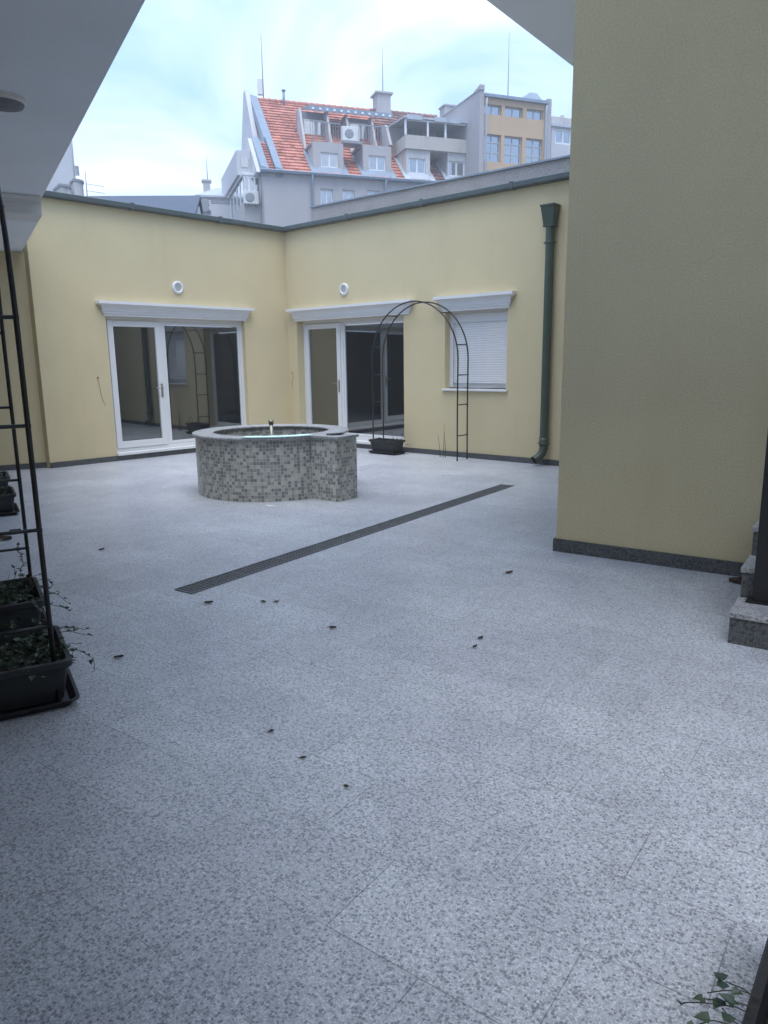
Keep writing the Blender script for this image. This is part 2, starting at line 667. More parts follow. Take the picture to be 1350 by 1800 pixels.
# dark coping gutters
gp = [(-.10, 0), (-.115, .015), (-.115, .075), (-.10, .085), (.06, .085), (.06, .02), (0.0, 0)]
gu = MB()
gu.extr([(a, HT - .015 + b) for a, b in gp], xa0, .06)
for k in range(1, 3):
    x = xa0 + k * 1.65
    gu.box(x - .03, x + .03, -.121, .05, HT - .021, HT + .077)
gu.build('gutter', M['gutter'], house, rz=FA.rz)
gu = MB()
gu.extr([(a, HT - .012 + b) for a, b in gp], .08, 8.4)
for k in range(1, 5):
    x = .1 + k * 1.65
    gu.box(x - .03, x + .03, -.121, .05, HT - .018, HT + .08)
gu.build('gutter', M['gutter'], house, rz=FB.rz)
# skirting
for fr, a, b, gaps in ((FA, xa0, -.02, [(dA[0] + .02, dA[1])]), (FB, .02, 8.4, [(dB[0], dB[1])])):
    sk = MB()
    sk.box(a, b, -.018, .0, .001, .085)
    sk.build('skirting', M['granite_dark_and_shade'], house, rz=fr.rz)


def framebox(mb, x0, x1, z0, z1, y0, y1, t, tb=None):
    tb = tb or t
    mb.box(x0, x0 + t, y0, y1, z0, z1)
    mb.box(x1 - t, x1, y0, y1, z0, z1)
    mb.box(x0 + t, x1 - t, y0, y1, z1 - t, z1)
    mb.box(x0 + t, x1 - t, y0, y1, z0, z0 + tb)


def door_unit(fr, op, y, split, leaf_label=None):
    """white glazed door: fixed casing, hinged leaf on the left, fixed pane on the right"""
    x0, x1, z0, z1 = op
    c = MB()
    framebox(c, x0, x1, z0 + .03, z1, y, y + .07, .055)
    c.box(split - .028, split + .028, y - .002, y + .068, z0 + .085, z1 - .055)
    d = c.build('glazed_door', M['pvc'], house, rz=fr.rz, bevel=.004)
    lf = MB()
    framebox(lf, x0 + .058, split - .031, z0 + .09, z1 - .058, y - .018, y + .05, .095, .11)
    lf.build('door_leaf', M['pvc'], d, bevel=.005)
    fx = MB()
    framebox(fx, split + .031, x1 - .058, z0 + .09, z1 - .058, y + .008, y + .06, .04, .05)
    fx.build('fixed_frame', M['pvc'], d, bevel=.004)
    for a, b, yy, c0 in ((x0 + .15, split - .12, y + .02, .195), (split + .068, x1 - .095, y + .03, .138)):
        p = MB()
        p.box(a, b, yy, yy + .02, z0 + c0, z1 - .12)
        p.build('pane', M['glass'], d)
    hx = split - .075
    h = MB()
    h.box(hx - .016, hx + .016, y - .026, y - .018, z0 + .90, z0 + 1.13)
    h.tube([(hx, y - .024, z0 + 1.06), (hx, y - .068, z0 + 1.06), (hx - .02, y - .07, z0 + 1.06), (hx - .13, y - .066, z0 + 1.06)], .010)
    h.tube([(hx, y - .02, z0 + .95), (hx, y - .036, z0 + .95)], .014)
    h.build('handle', M['steel'], d)
    s = MB()
    s.box(x0 - .0, x1 + .0, -.05, y + .1, z0 - .015, z0 + .028)
    s.build('sill', M['moulding'], d, bevel=.004)


door_unit(FA, (dA[0], dA[1], .10, 2.32), .09, onp(FA, 290, 680, .1)[0])
door_unit(FB, (dB[0], dB[1], .10, 2.33), .17, onp(FB, 602, 650, .17)[0])
# cornices over the openings
ca0, ca1 = onp(FA, 183.4, 556)[0], onp(FA, 431, 563.6)[0]
cornice(ca0, ca1, 2.32, 2.545).build('cornice', M['moulding'], house, rz=FA.rz)
cornice(onp(FB, 519.5, 567)[0], bx1 + .12, 2.33, 2.555).build('cornice', M['moulding'], house, rz=FB.rz)
cornice(wx0 - .02, wx1 + .02, 2.325, 2.555).build('cornice', M['moulding'], house, rz=FB.rz)
# window with its roller shutter
wf = MB()
framebox(wf, wx0, wx1, 1.13, 2.33, .13, .2, .05)
wf.box(wx0 + .05, wx1 - .05, .125, .2, 2.15, 2.28)
wo = wf.build('window', M['pvc'], house, rz=FB.rz)
sh = MB()
ns = 26
for i in range(ns):
    za, zb = 1.185 + (2.15 - 1.185) * i / ns, 1.185 + (2.15 - 1.185) * (i + 1) / ns
    h_ = zb - za
    sh.extr([(.15, za + .002), (.146, za + h_ * .12), (.1435, za + h_ * .5), (.146, za + h_ * .9), (.15, zb - .003), (.158, zb - .003), (.158, za + .002)], wx0 + .05, wx1 - .05)
sh.box(wx0 + .05, wx1 - .05, .13, .165, 1.135, 1.18)
sh.build('roller_shutter', M['shutter'], wo)
for a in (wx0 + .05, wx1 - .08):
    b_ = MB()
    b_.box(a, a + .03, .115, .129, 1.14, 2.15)
    b_.build('guide_rail', M['pvc'], wo)
s = MB()
s.box(wx0 - .03, wx1 + .03, -.045, .2, 1.075, 1.105)
s.build('sill', M['moulding'], wo, bevel=.004)


# ------------------------------------------------------------------ round wall vents
def vent(fr, px, py, label):
    x, z = onp(fr, px, py)
    t = thing('wall_vent', label, 'vent', fr.world(x, 0, z), fr.rz, 'round white vents above the doors')
    b = MB()
    prof = [(.105, 0), (.105, .02), (.098, .03), (.078, .036), (.066, .03), (.062, .016)]
    b.ring(prof, 40)
    b.v = [(a, -c, d) for a, d, c in b.v]
    b.f = [tuple(reversed(f)) for f in b.f]
    b.build('rim', M['pvc'], t)
    g_ = MB()
    for k in range(-5, 6):
        zz = k * .0115
        hw = math.sqrt(max(0, .064 ** 2 - zz ** 2))
        g_.box(-hw, hw, -.022, -.01, zz - .0035, zz + .0035)
    g_.build('grille', M['ac'], t)
    d = MB()
    d.ring([(.0001, 0), (.064, 0)], 30)
    d.v = [(a, -.006, b2) for a, b2, c in d.v]
    d.build('backing', M['shade_wall'], t)


vent(FA, 312, 505.5, 'round white vent on the wall above the left-hand glazed door')
vent(FB, 605.5, 508.5, 'round white vent above the glazed door next to the inner corner')

# ------------------------------------------------------------------ downpipe
x0, _z = onp(FB, 966, 420, -.1)
dp = thing('downpipe', 'dark green downpipe with a wide hopper head on the yellow wall', 'downpipe', FB.world(x0, -.085, 0), FB.rz)
ztop = onp(FB, 966, 360, -.1)[1]
zh = onp(FB, 966, 396, -.1)[1]
p = MB()
p.tube([(0, 0, zh + .02), (0, 0, .33), (0, 0, .25), (-.012, -.02, .18), (-.045, -.07, .12), (-.085, -.13, .085)], .062, 18, cap=False)
p.ring([(.062, 0), (.069, 0), (.069, .12), (.062, .12)], 18, (0, 0, .30))
p.build('pipe', M['pipe'], dp)
h = MB()


def rect(hx, y0, y1, z):
    return [(-hx, y0, z), (hx, y0, z), (hx, y1, z), (-hx, y1, z)]


h.hexa(rect(.077, -.07, .065, zh), rect(.105, -.11, .07, ztop - .03))
h.hexa(rect(.112, -.118, .071, ztop - .03), rect(.114, -.12, .072, ztop))
h.box(-.084, .084, -.076, .066, zh - .02, zh)
h.build('hopper', M['pipe'], dp, bevel=.006)
for zz in (onp(FB, 966, 426, -.1)[1], onp(FB, 950, 779, -.1)[1]):
    b = MB()
    b.ring([(.063, -.015), (.070, -.015), (.070, .015), (.063, .015)], 18, (0, 0, zz))
    for sx in (-1, 1):
        b.tube([(sx * .065, -.0, zz), (sx * .095, -.0, zz)], .011)
    b.tube([(0, .05, zz), (0, .085, zz)], .008)
    b.build('bracket', M['pipe'], dp)

# ------------------------------------------------------------------ grey roughcast parapet behind the right wing
xl, zl = onp(FB, 548, 366, .6)
xr, zr = onp(FB, 1013, 274.5, .6)
sl_ = (zr - zl) / (xr - xl)
pw = thing('roof_parapet', 'long rough grey rendered parapet wall rising behind the gutter of the right wing', 'parapet wall',
           FB.world(xl, .6, HT), FB.rz)
ln = 7.4 - xl + .6
b = MB()
b.hexa([(0, 0, -.2), (ln, 0, -.2), (ln, .3, -.2), (0, .3, -.2)], [(0, 0, zl - HT), (ln, 0, zl - HT + sl_ * ln), (ln, .3, zl - HT + sl_ * ln), (0, .3, zl - HT)])
b.build('wall', M['concrete'], pw)
b = MB()
c0 = zl - HT
b.hexa([(-.03, -.03, c0 + .003), (ln, -.03, c0 + sl_ * ln + .003), (ln, .33, c0 + sl_ * ln + .003), (-.03, .33, c0 + .003)],
       [(-.03, -.03, c0 + .03), (ln, -.03, c0 + sl_ * ln + .03), (ln, .33, c0 + sl_ * ln + .03), (-.03, .33, c0 + .03)])
b.build('coping', M['zinc'], pw)
# darker mortar fillet at the right-hand end
b = MB()
fx = [onp(FB, u_, v_, .35) for u_, v_ in ((848, 338), (872, 326), (905, 322), (960, 310), (1013, 297))]
pts = [(x - xl, z - HT) for x, z in fx] + [(ln, fx[-1][1] - HT)]
for (xa, za), (xb, zb) in zip(pts, pts[1:]):
    b.hexa([(xa, -.26, -.2), (xb, -.26, -.2), (xb, -.004, -.2), (xa, -.004, -.2)],
           [(xa, -.2, za), (xb, -.2, zb), (xb, -.004, zb + .03), (xa, -.004, za + .03)])
b.build('mortar_fillet', M['concrete_dark'], pw)

# ================================================================== porch house on the left
porch = thing('porch_house', 'house on the left with a deep pale grey soffit, white beam', 'house',
              (-3.745, 8.66, 0), FC.rz)
PO = Frame(-3.745, 8.66, -29.9)      # x runs away from us along the slab edge, y to the left
b = MB()
b.box(-14.5, .04, 0.0, 9.0, 3.395, 3.75)
b.build('slab', M['soffit'], porch)
b = MB()
# moulded beam: face towards us is x = 0
prof = [(0.0, 3.20), (0.0, 3.31), (-.012, 3.315), (-.012, 3.345), (-.03, 3.36), (-.042, 3.372), (-.042, 3.393), (.5, 3.393), (.5, 3.20)]
b.hexa([(x_, .02, z_) for x_, z_ in prof], [(x_, 9, z_) for x_, z_ in prof])
b.build('beam', M['white'], porch)
b = MB()
ed = PO.loc((-5.175, 11.234))
b.hexa([(.5, .02, 3.202), (.5, 9, 3.202), (6, 9, 3.202), (ed[0] + .2, ed[1] + .05, 3.202)], [(.5, .02, 3.9), (.5, 9, 3.9), (6, 9, 3.9), (ed[0] + .2, ed[1] + .05, 3.9)])
b.build('recess_soffit', M['soffit'], porch)
b = MB()
# recess wall, facing us
q0 = PO.loc(FL.world(.10, .12))
q1 = PO.loc(FL.world(-8, .12))
q2 = PO.loc(FL.world(-8, .45))
q3 = PO.loc(FL.world(.10, .45))
b.prism([q0, q1, q2, q3], 0, 3.201)
b.build('recess_wall', M['render'], porch)
b = MB()
q0 = PO.loc(FL.world(.07, .10))
q1 = PO.loc(FL.world(-8, .10))
q2 = PO.loc(FL.world(-8, .119))
q3 = PO.loc(FL.world(.07, .119))
b.prism([q0, q1, q2, q3], .001, .085)
b.build('skirting', M['granite_dark_and_shade'], porch)
b = MB()
b.box(-14.5, 6, 3.3, 3.6, 0, 3.394)       # house wall along the porch, left of the frame
b.box(-14.8, -14.45, -7, 3.6, 0, 5.2)     # wall at our back
b.build('house_wall', M['render'], porch)

# ceiling lamp under the soffit
pc = flo(5, 172, 3.395)
lp = thing('ceiling_lamp', 'round grey ceiling lamp, unlit, on the soffit at the upper left edge', 'lamp', (pc.x, pc.y, 3.395))
b = MB()
b.ring([(.15, 0), (.15, -.022), (.14, -.036), (.135, -.036)], 40)
b.build('housing', M['ac'], lp)
b = MB()
b.ring([(.136, -.033), (.125, -.055), (.08, -.066), (.0001, -.07)], 40)
b.build('diffuser', M['shade_wall'], lp)

# ================================================================== house on the right
rh = thing('corner_house', 'tall plain olive-yellow house corner filling the right side, with a balcony soffit behind it', 'house',
           (FR.o.x, FR.o.y, 0), FR.rz)
b = MB()
b.box(0, 7, 0, 6.2, 0, 8)
b.build('wall', M['render'], rh)
b = MB()
b.box(-.02, 7.0, -.02, -.0005, .001, .105)
b.box(-.02, -.0005, -.0005, 6.2, .001, .105)
b.build('skirting', M['granite_dark_and_shade'], rh)
e0, e1 = FR.loc((1.064, 8.001)), FR.loc((2.496, 9.885))
k = (e1[0] - e0[0]) / (e1[1] - e0[1])
b = MB()
y0, y1 = .5, 6.2
po = [(e0[0] + k * (y0 - e0[1]), y0), (-.001, y0), (-.001, y1), (e0[0] + k * (y1 - e0[1]), y1)]
b.prism(po, 5.0, 5.25)
b.prism([(e0[0] + k * (-3.0 - e0[1]), -3.0), (7, -3.0), (7, -.002), (-.002, -.002), (-.002, y0 - .002), (po[0][0], y0 - .002)], 5.0, 5.25)  # unseen overhang in front, added and sized to darken the right wall
b.build('balcony_and_shade_slab', M['soffit'], rh)
b = MB()
po = [(po[0][0] + .02, y0), (po[0][0] + .14, y0), (po[3][0] + .14, y1), (po[3][0] + .02, y1)]
b.prism(po, 5.251, 6.1)
b.build('balcony_parapet', M['white'], rh)

# steps
SF = Frame(1.896, 3.82, 124.6)
st = thing('entrance_steps', 'grey speckled granite entrance steps at the right edge of the courtyard', 'steps', (1.896, 3.82, 0), SF.rz)
for i in range(3):
    b = MB()
    d0 = .31 * i
    b.box(0, 1.8, d0, d0 + (.33 if i < 2 else 1.32), .18 * i, .18 * i + .18 - .03)
    o_ = b.build('step', M['granite_dark_and_shade'], st)  # riser shading put into a darker granite than the treads
    b = MB()
    b.box(-.008, 1.8, d0 - .01, d0 + (.33 if i < 2 else 1.32), .18 * i + .1505, .18 * i + .18)
    b.build('tread', M['granite'], o_, bevel=.003)
# handrail post
hp = SF.loc(flo(1338, 1058, .18)[:2])
hr = thing('handrail', 'black square metal handrail post standing on the bottom granite step', 'handrail', SF.world(hp[0], hp[1], .18), SF.rz)
b = MB()
b.box(-.075, .075, -.06, .06, 0, .01)
b.build('base_plate', M['black_metal'], hr)
b = MB()
b.box(-.045, .045, -.03, .03, .01, 1.0)
b.build('post', M['black_metal'], hr, bevel=.003)
b = MB()
b.tube([(0, -.05, .98), (0, .9, 1.53), (0, 1.6, 1.53)], .03, 12)
b.tube([(0, .9, .36), (0, .9, 1.52)], .02, 10)
b.build('rail', M['black_metal'], hr)

# ================================================================== fountain
FCX, FCY, FH = -1.387, 9.113, .735
fo = thing('fountain', 'round fountain basin clad in small grey mosaic tiles with a granite rim', 'fountain', (FCX, FCY, 0))
b = MB()
b.ring([(.925, 0), (.925, FH - .03)], 96, uvr=.925)
b.f = b.f
b.build('basin_wall', M['mosaic'], fo)
b = MB()
b.ring([(.735, FH - .03), (.735, .2)], 96, uvr=.735)
b.build('basin_lining', M['mosaic'], fo)
b = MB()
b.ring([(.715, FH - .03), (.71, FH - .02), (.71, FH - .004), (.716, FH), (.953, FH), (.959, FH - .004), (.959, FH - .026), (.955, FH - .03), (.715, FH - .03)], 96)
b.build('rim', M['granite'], fo)
BF = Frame(-.516, 8.105, 127.5)       # near corner of the pedestal
bl = Frame(FCX, FCY, 90)
b = MB()
c_ = [BF.world(-.02, .02), BF.world(-.02, .37), BF.world(-.75, .37), BF.world(-.75, .02)]
for i in range(3):
    i = (i - 1) % 4
    A, B_ = c_[i], c_[(i + 1) % 4]
    A, B_ = Vector((A.x - FCX, A.y - FCY)), Vector((B_.x - FCX, B_.y - FCY))
    l_ = (B_ - A).length
    off = .37 * i
    b.face([(A.x, A.y, 0), (B_.x, B_.y, 0), (B_.x, B_.y, FH - .027), (A.x, A.y, FH - .027)],
           [(off, 0), (off + l_, 0), (off + l_, FH - .027), (off, FH - .027)])
b.build('pedestal', M['mosaic'], fo)
b = MB()
# pedestal slab, butting against the outer circle of the rim
outp = []
a0 = BF.world(0, 0)
a1 = BF.world(0, .39)


def circ_hit(p, d):
    p = Vector((p.x - FCX, p.y - FCY))
    B2 = p.dot(d)
    C2 = p.dot(p) - .9615 ** 2
    t = -B2 - math.sqrt(B2 * B2 - C2)
    return p + d * t


dl = -BF.ex
h0, h1 = circ_hit(a0, dl), circ_hit(a1, dl)
an0, an1 = math.atan2(h0.y, h0.x), math.atan2(h1.y, h1.x)
arc = [(.9615 * cos(an0 + (an1 - an0) * i / 10), .9615 * sin(an0 + (an1 - an0) * i / 10)) for i in range(11)]
poly = [(a0.x - FCX, a0.y - FCY), (a1.x - FCX, a1.y - FCY)] + arc[::-1]
b.prism(poly, FH - .026, FH + .004)
b.build('pedestal_slab', M['granite'], fo, bevel=.003)
b = MB()
b.tube([(0, 0, .1), (0, 0, FH + .105)], .024, 16)
b.tube([(0, 0, FH + .07), (0, 0, FH + .10), (0, 0, FH + .125)], [.028, .03, .036], 16)
b.build('spout_pipe', M['steel'], fo)
b = MB()
b.ring([(.0001, .56), (.734, .56)], 64)
M['water'] = mat('dark water', (.01, .016, .016), .05)
b.build('water', M['water'], fo)

# pale mint strip left lying on the rim
b = MB()
arcp = []
a_s, a_e = radians(-101), radians(-52)
n_ = 24
inner = [( (.80 + .015 * sin(i * 1.1)) * cos(a_s + (a_e - a_s) * i / n_), (.80 + .015 * sin(i * 1.1)) * sin(a_s + (a_e - a_s) * i / n_)) for i in range(n_ + 1)]
outer = [(.966 * cos(a_s + (a_e - a_s) * i / n_), .966 * sin(a_s + (a_e - a_s) * i / n_)) for i in range(n_ + 1)]
for i in range(n_):
    b.hexa([(*outer[i], 0), (*outer[i + 1], 0), (*inner[i + 1], 0), (*inner[i], 0)], [(*outer[i], .009), (*outer[i + 1], .009), (*inner[i + 1], .006), (*inner[i], .006)])
tag(b.build('mint_strip', M['mint'], loc=(FCX, FCY, FH + .002)), 'thin pale mint plastic strip lying on the front of the fountain rim', 'strip')
# dark loop on the pedestal slab
pl = BF.world(-.17, .20)
b = MB()
b.tube([(.085 * cos(t * pi / 12) + .02 * sin(t * .5), .05 * sin(t * pi / 12), .008) for t in range(24)] + [(.09, .0, .009), (-.1, .06, .009)], .008, 8)
tag(b.build('strap_loop', M['black_metal'], loc=(pl.x, pl.y, FH + .004), rz=.6), 'small dark strap loop lying on the square slab of the fountain', 'strap')

# ================================================================== drain channel
DA = flo(322, 1041)
DB = flo(893, 853)
dv = (DB - DA)
LN = dv.length
dr = thing('drain_channel', 'long dark slotted drain grate running diagonally through the granite paving', 'drain', (DA.x, DA.y, 0), math.atan2(dv.y, dv.x))
b = MB()
b.box(0, LN, -.076, .076, .001, .003)  # flat dark strip, painted for the shade down inside the drain
b.build('channel_shade', M['dark'], dr)
M['grate'] = noisy('galvanised grate', (.17, .175, .18), .55, .2, 8, .1, 60)
b = MB()
b.box(0, LN, -.088, -.076, .001, .010)
b.box(0, LN, .076, .088, .001, .010)
nb_ = 4
for i in range(nb_):
    y = -.076 + .152 * (i + 1) / (nb_ + 1)
    b.box(0, LN, y - .004, y + .004, .0035, .0085)
x = .0
while x < LN:
    b.box(x, x + (.012 if int(x * 1000) % 500 < 26 else .006), -.076, .076, .0035, .0078)
    x += .04
b.build('grate', M['grate'], dr)


# ================================================================== planters
def leaf(mb, p, d, up, s):
    d = d.normalized()
    sx = d.cross(up)
    if sx.length < 1e-3:
        sx = Vector((1, 0, 0))
    sx.normalize()
    n = sx.cross(d)
    f_ = n * s * .14
    t1 = p + d * s
    a = p + d * s * .12
    L1 = p + sx * s * .42 + d * s * .2 + f_
    L2 = p + sx * s * .30 + d * s * .55 + f_
    R1 = p - sx * s * .42 + d * s * .2 + f_
    R2 = p - sx * s * .30 + d * s * .55 + f_
    mb.face([a, L1, L2, t1])
    mb.face([a, t1, R2, R1])


def planter(label, loc, rz, seed, nl, LX=.58, LY=.36, srange=(-1, 1), tall=0, red=False, spill=0, H=.23):
    """x = long side, origin in the middle of the base"""
    r = random.Random(seed)
    t = thing('planter', label, 'planter', loc, rz, 'black plastic planters in the courtyard')

    def rr(hx, hy, z, rad=.035, seg=4):
        o = []
        for cx, cy, a0 in ((hx - rad, hy - rad, 0), (-hx + rad, hy - rad, pi / 2), (-hx + rad, -hy + rad, pi), (hx - rad, -hy + rad, 1.5 * pi)):
            for i in range(seg + 1):
                a = a0 + pi / 2 * i / seg
                o.append((cx + rad * cos(a), cy + rad * sin(a), z))
        return o
    X, Y = LX / 2, LY / 2
    rings = [rr(X - .05, Y - .045, .03), rr(X - .02, Y - .018, H - .035), rr(X - .004, Y - .004, H - .035), rr(X, Y, H - .03), rr(X, Y, H - .004), rr(X - .005, Y - .005, H), rr(X - .022, Y - .022, H), rr(X - .028, Y - .028, H - .02), rr(X - .045, Y - .04, .10)]
    b = MB()
    k_ = len(rings[0])
    for A, B_ in zip(rings, rings[1:]):
        for i in range(k_):
            j = (i + 1) % k_
            b.face([A[i], A[j], B_[j], B_[i]])
    b.face(rings[0][::-1])
    b.build('pot', M['pot'], t)
    b = MB()
    rg = [rr(X - .02, Y - .02, .002), rr(X - .004, Y + .0, .03), rr(X + .012, Y + .014, .034), rr(X + .014, Y + .016, .042), rr(X + .0, Y + .002, .042), rr(X - .025, Y - .025, .012)]
    for A, B_ in zip(rg, rg[1:]):
        for i in range(k_):
            j = (i + 1) % k_
            b.face([A[i], A[j], B_[j], B_[i]])
    b.face(rg[0][::-1])
    b.face(rg[-1])
    b.build('tray', M['pot'], t)
    b = MB()
    nx, ny = 14, 8
    gz = [[H - .07 + r.uniform(-.008, .012) for _ in range(ny + 1)] for _ in range(nx + 1)]
    for i in range(nx):
        for j in range(ny):
            P = lambda a, c: ((a / nx * 2 - 1) * (X - .034), (c / ny * 2 - 1) * (Y - .034), gz[a][c])
            b.face([P(i, j), P(i + 1, j), P(i + 1, j + 1), P(i, j + 1)], smooth=True)
    b.build('soil', M['soil'], t)
    fm, sm, rm = MB(), MB(), MB()
    for q in range(nl):
        p = Vector((r.uniform(-1, 1) * (X - .06), r.uniform(-1, 1) * (Y - .05), H - .06))
        d = Vector((r.gauss(0, .6), r.gauss(0, .6), r.uniform(.25, 1))).normalized()
        ln_ = r.uniform(.05, .17) * (1 + tall * r.random())
        pts = [p]
        for s_ in range(4):
            d = (d + Vector((r.gauss(0, .35), r.gauss(0, .35), r.gauss(-.12, .2)))).normalized()
            p = p + d * ln_ / 4
            pts.append(p)
            for _ in range(r.choice((1, 1, 2))):
                ld = (d + Vector((r.gauss(0, .9), r.gauss(0, .9), r.gauss(0, .5))))
                leaf(fm, p, ld, Vector((r.gauss(0, .3), r.gauss(0, .3), 1)), r.uniform(.02, .042))
        sm.tube(pts, .0016, 4, cap=False)
    for q in range(spill):
        a = r.uniform(*srange)
        side = r.random() * (1 if srange[0] < 0 else .5)
        if side < .55:
            p = Vector((a * (X - .04), -(Y - .02), H + .01))
            d = Vector((r.gauss(0, .3), -1, .3)).normalized()
        else:
            p = Vector((-(X - .02) if side < .8 else (X - .02), a * (Y - .04), H + .01))
            d = Vector((-1 if side < .8 else 1, r.gauss(0, .4), .4)).normalized()
        pts = [p]
        n_s = r.randint(2, 5)
        for s_ in range(n_s):
            d = (d + Vector((r.gauss(0, .25), r.gauss(0, .25), -.22))).normalized()
            p = p + d * .035
            pts.append(p)
            if r.random() < .8:
                leaf(fm, p, d + Vector((r.gauss(0, .8), r.gauss(0, .8), r.gauss(0, .4))), Vector((0, 0, 1)), r.uniform(.022, .04))
        sm.tube(pts, .0016, 4, cap=False)
    if red:
        p = Vector(red)
        pts = [p]
        d = Vector((.05, .0, 1))
        for s_ in range(16):
            p = p + Vector((r.gauss(0, .007), r.gauss(0, .007), .016))
            pts.append(p)
            for _ in range(2):
                leaf(rm, p, Vector((r.gauss(0, 1), r.gauss(0, 1), .3)), Vector((0, 0, 1)), r.uniform(.018, .03))
        sm.tube(pts, .002, 4, cap=False)
    sm.build('stems', M['stem'], t)
    fm.build('foliage', M['ivy'], t)
    if red:
        tag(rm.build('foliage', M['ivy_red'], t), 'upright shoot of reddish leaves')
    return t


def planter_at(corner, heading, LX, LY, **kw):
    """rim corner nearest to us on the courtyard side; long side runs along heading, pot lies to its left"""
    h_ = radians(heading)
    ex = Vector((sin(h_), cos(h_)))
    ey = Vector((-ex.y, ex.x))
    c = Vector(corner) + ex * LX / 2 + ey * LY / 2
    return planter(loc=(c.x, c.y, 0), rz=pi / 2 - h_, LX=LX, LY=LY, **kw)


planter_at((-1.435, 3.15), -29.9, .55, .40, label='nearest black planter with ivy, at the left edge under the arch foot', seed=3, nl=75, spill=9)
planter_at((-1.955, 4.03), -29.9, .58, .36, label='second black planter from the camera, ivy with a reddish shoot at its back corner', seed=5, nl=75, spill=7, tall=.4, red=(.24, -.10, .2))
p3 = flo(29, 868, .23)
planter_at((p3.x, p3.y), -29.9, .58, .36, label='third black planter from the camera, by the left edge beyond the two ivy planters', seed=8, nl=14)
p4 = flo(18, 838, .23)
planter_at((p4.x, p4.y), -29.9, .58, .36, label='farthest of the four black planters along the left edge', seed=9, nl=14)
# planter by the right wing
xp, _ = onp(FB, 679, 795, -.36)
q = FB.world(xp, -.34)
planter('black planter with thin ivy shoots beside the glazed door under the far arch', (q.x, q.y, 0), FB.rz, 12, 20, .60, .32, tall=1.2, H=.24)
# planter at the bottom right corner of the view
a_, b__ = flo(1303, 1800, .23), flo(1350, 1643, .23)
hd = math.degrees(math.atan2(b__.x - a_.x, b__.y - a_.y))
ex = Vector((sin(radians(hd)), cos(radians(hd))))
cx = Vector((b__.x, b__.y)) - ex * .03
cc_ = cx + Vector((ex.y, -ex.x)) * .19 - ex * .05
planter('black planter with trailing ivy at the bottom right corner', (cc_.x, cc_.y, 0), pi / 2 - radians(hd) + pi, 21, 70, .60, .38, spill=6, srange=(.5, .95))


# ================================================================== garden arches
def arch(label, loc, rz, span, sep, top, rungs):
    """hoops in the x-z plane, second hoop at +sep in y"""
    t = thing('garden_arch', label, 'arch', loc, rz, 'black metal garden arches')
    R_ = span / 2
    zc = top - R_ * 1.02
    prof = [(-R_, 0), (-R_ + .005, zc * .5)]
    prof += [(-R_ * cos(a * pi / 28), zc + R_ * 1.02 * sin(a * pi / 28)) for a in range(29)]
    prof += [(R_ - .005, zc * .5), (R_, 0)]
    for y in (0, sep):
        b = MB()
        b.tube([(x_, y, z_) for x_, z_ in prof], .0115, 8)
        b.build('hoop', M['black_metal'], t)
    for sx in (-1, 1):
        for z_ in rungs:
            xx = R_
            if z_ > zc:
                xx = R_ * math.sqrt(max(0, 1 - ((z_ - zc) / (R_ * 1.02)) ** 2))
            b = MB()
            b.tube([(sx * xx, -.012, z_), (sx * xx, sep + .012, z_)], .0085, 8)
            b.build('rung', M['black_metal'], t)
    return t


# far arch, standing in front of the right wing: front hoop at y = -.45
xL = onp(FB, 656, 770, -.44)[0]
xR = onp(FB, 804, 770, -.44)[0]
zt = onp(FB, 740, 530, -.3)[1]
rz_ = [onp(FB, 666, yy, -.44)[1] for yy in (556, 610, 659, 707, 757)]
q = FB.world((xL + xR) / 2, -.44)
arch('black metal garden arch beyond the fountain, in front of the shuttered window', (q.x, q.y, 0), FB.rz, xR - xL, .27, zt, rz_)
# near arch at the left edge
n0, n1 = Vector((-1.525, 3.155)), Vector((-2.325, 4.62))
mid = (n0 + n1) / 2
dv = n1 - n0
rz2 = [at(70, yy, 3.16).z for yy in (557, 748, 931, 1100)]
arch('black metal garden arch at the left edge standing in the ivy planters', (mid.x, mid.y, 0), math.atan2(dv.y, dv.x), dv.length, .30, 2.5, sorted(rz2 + [rz2[0] + .47]))

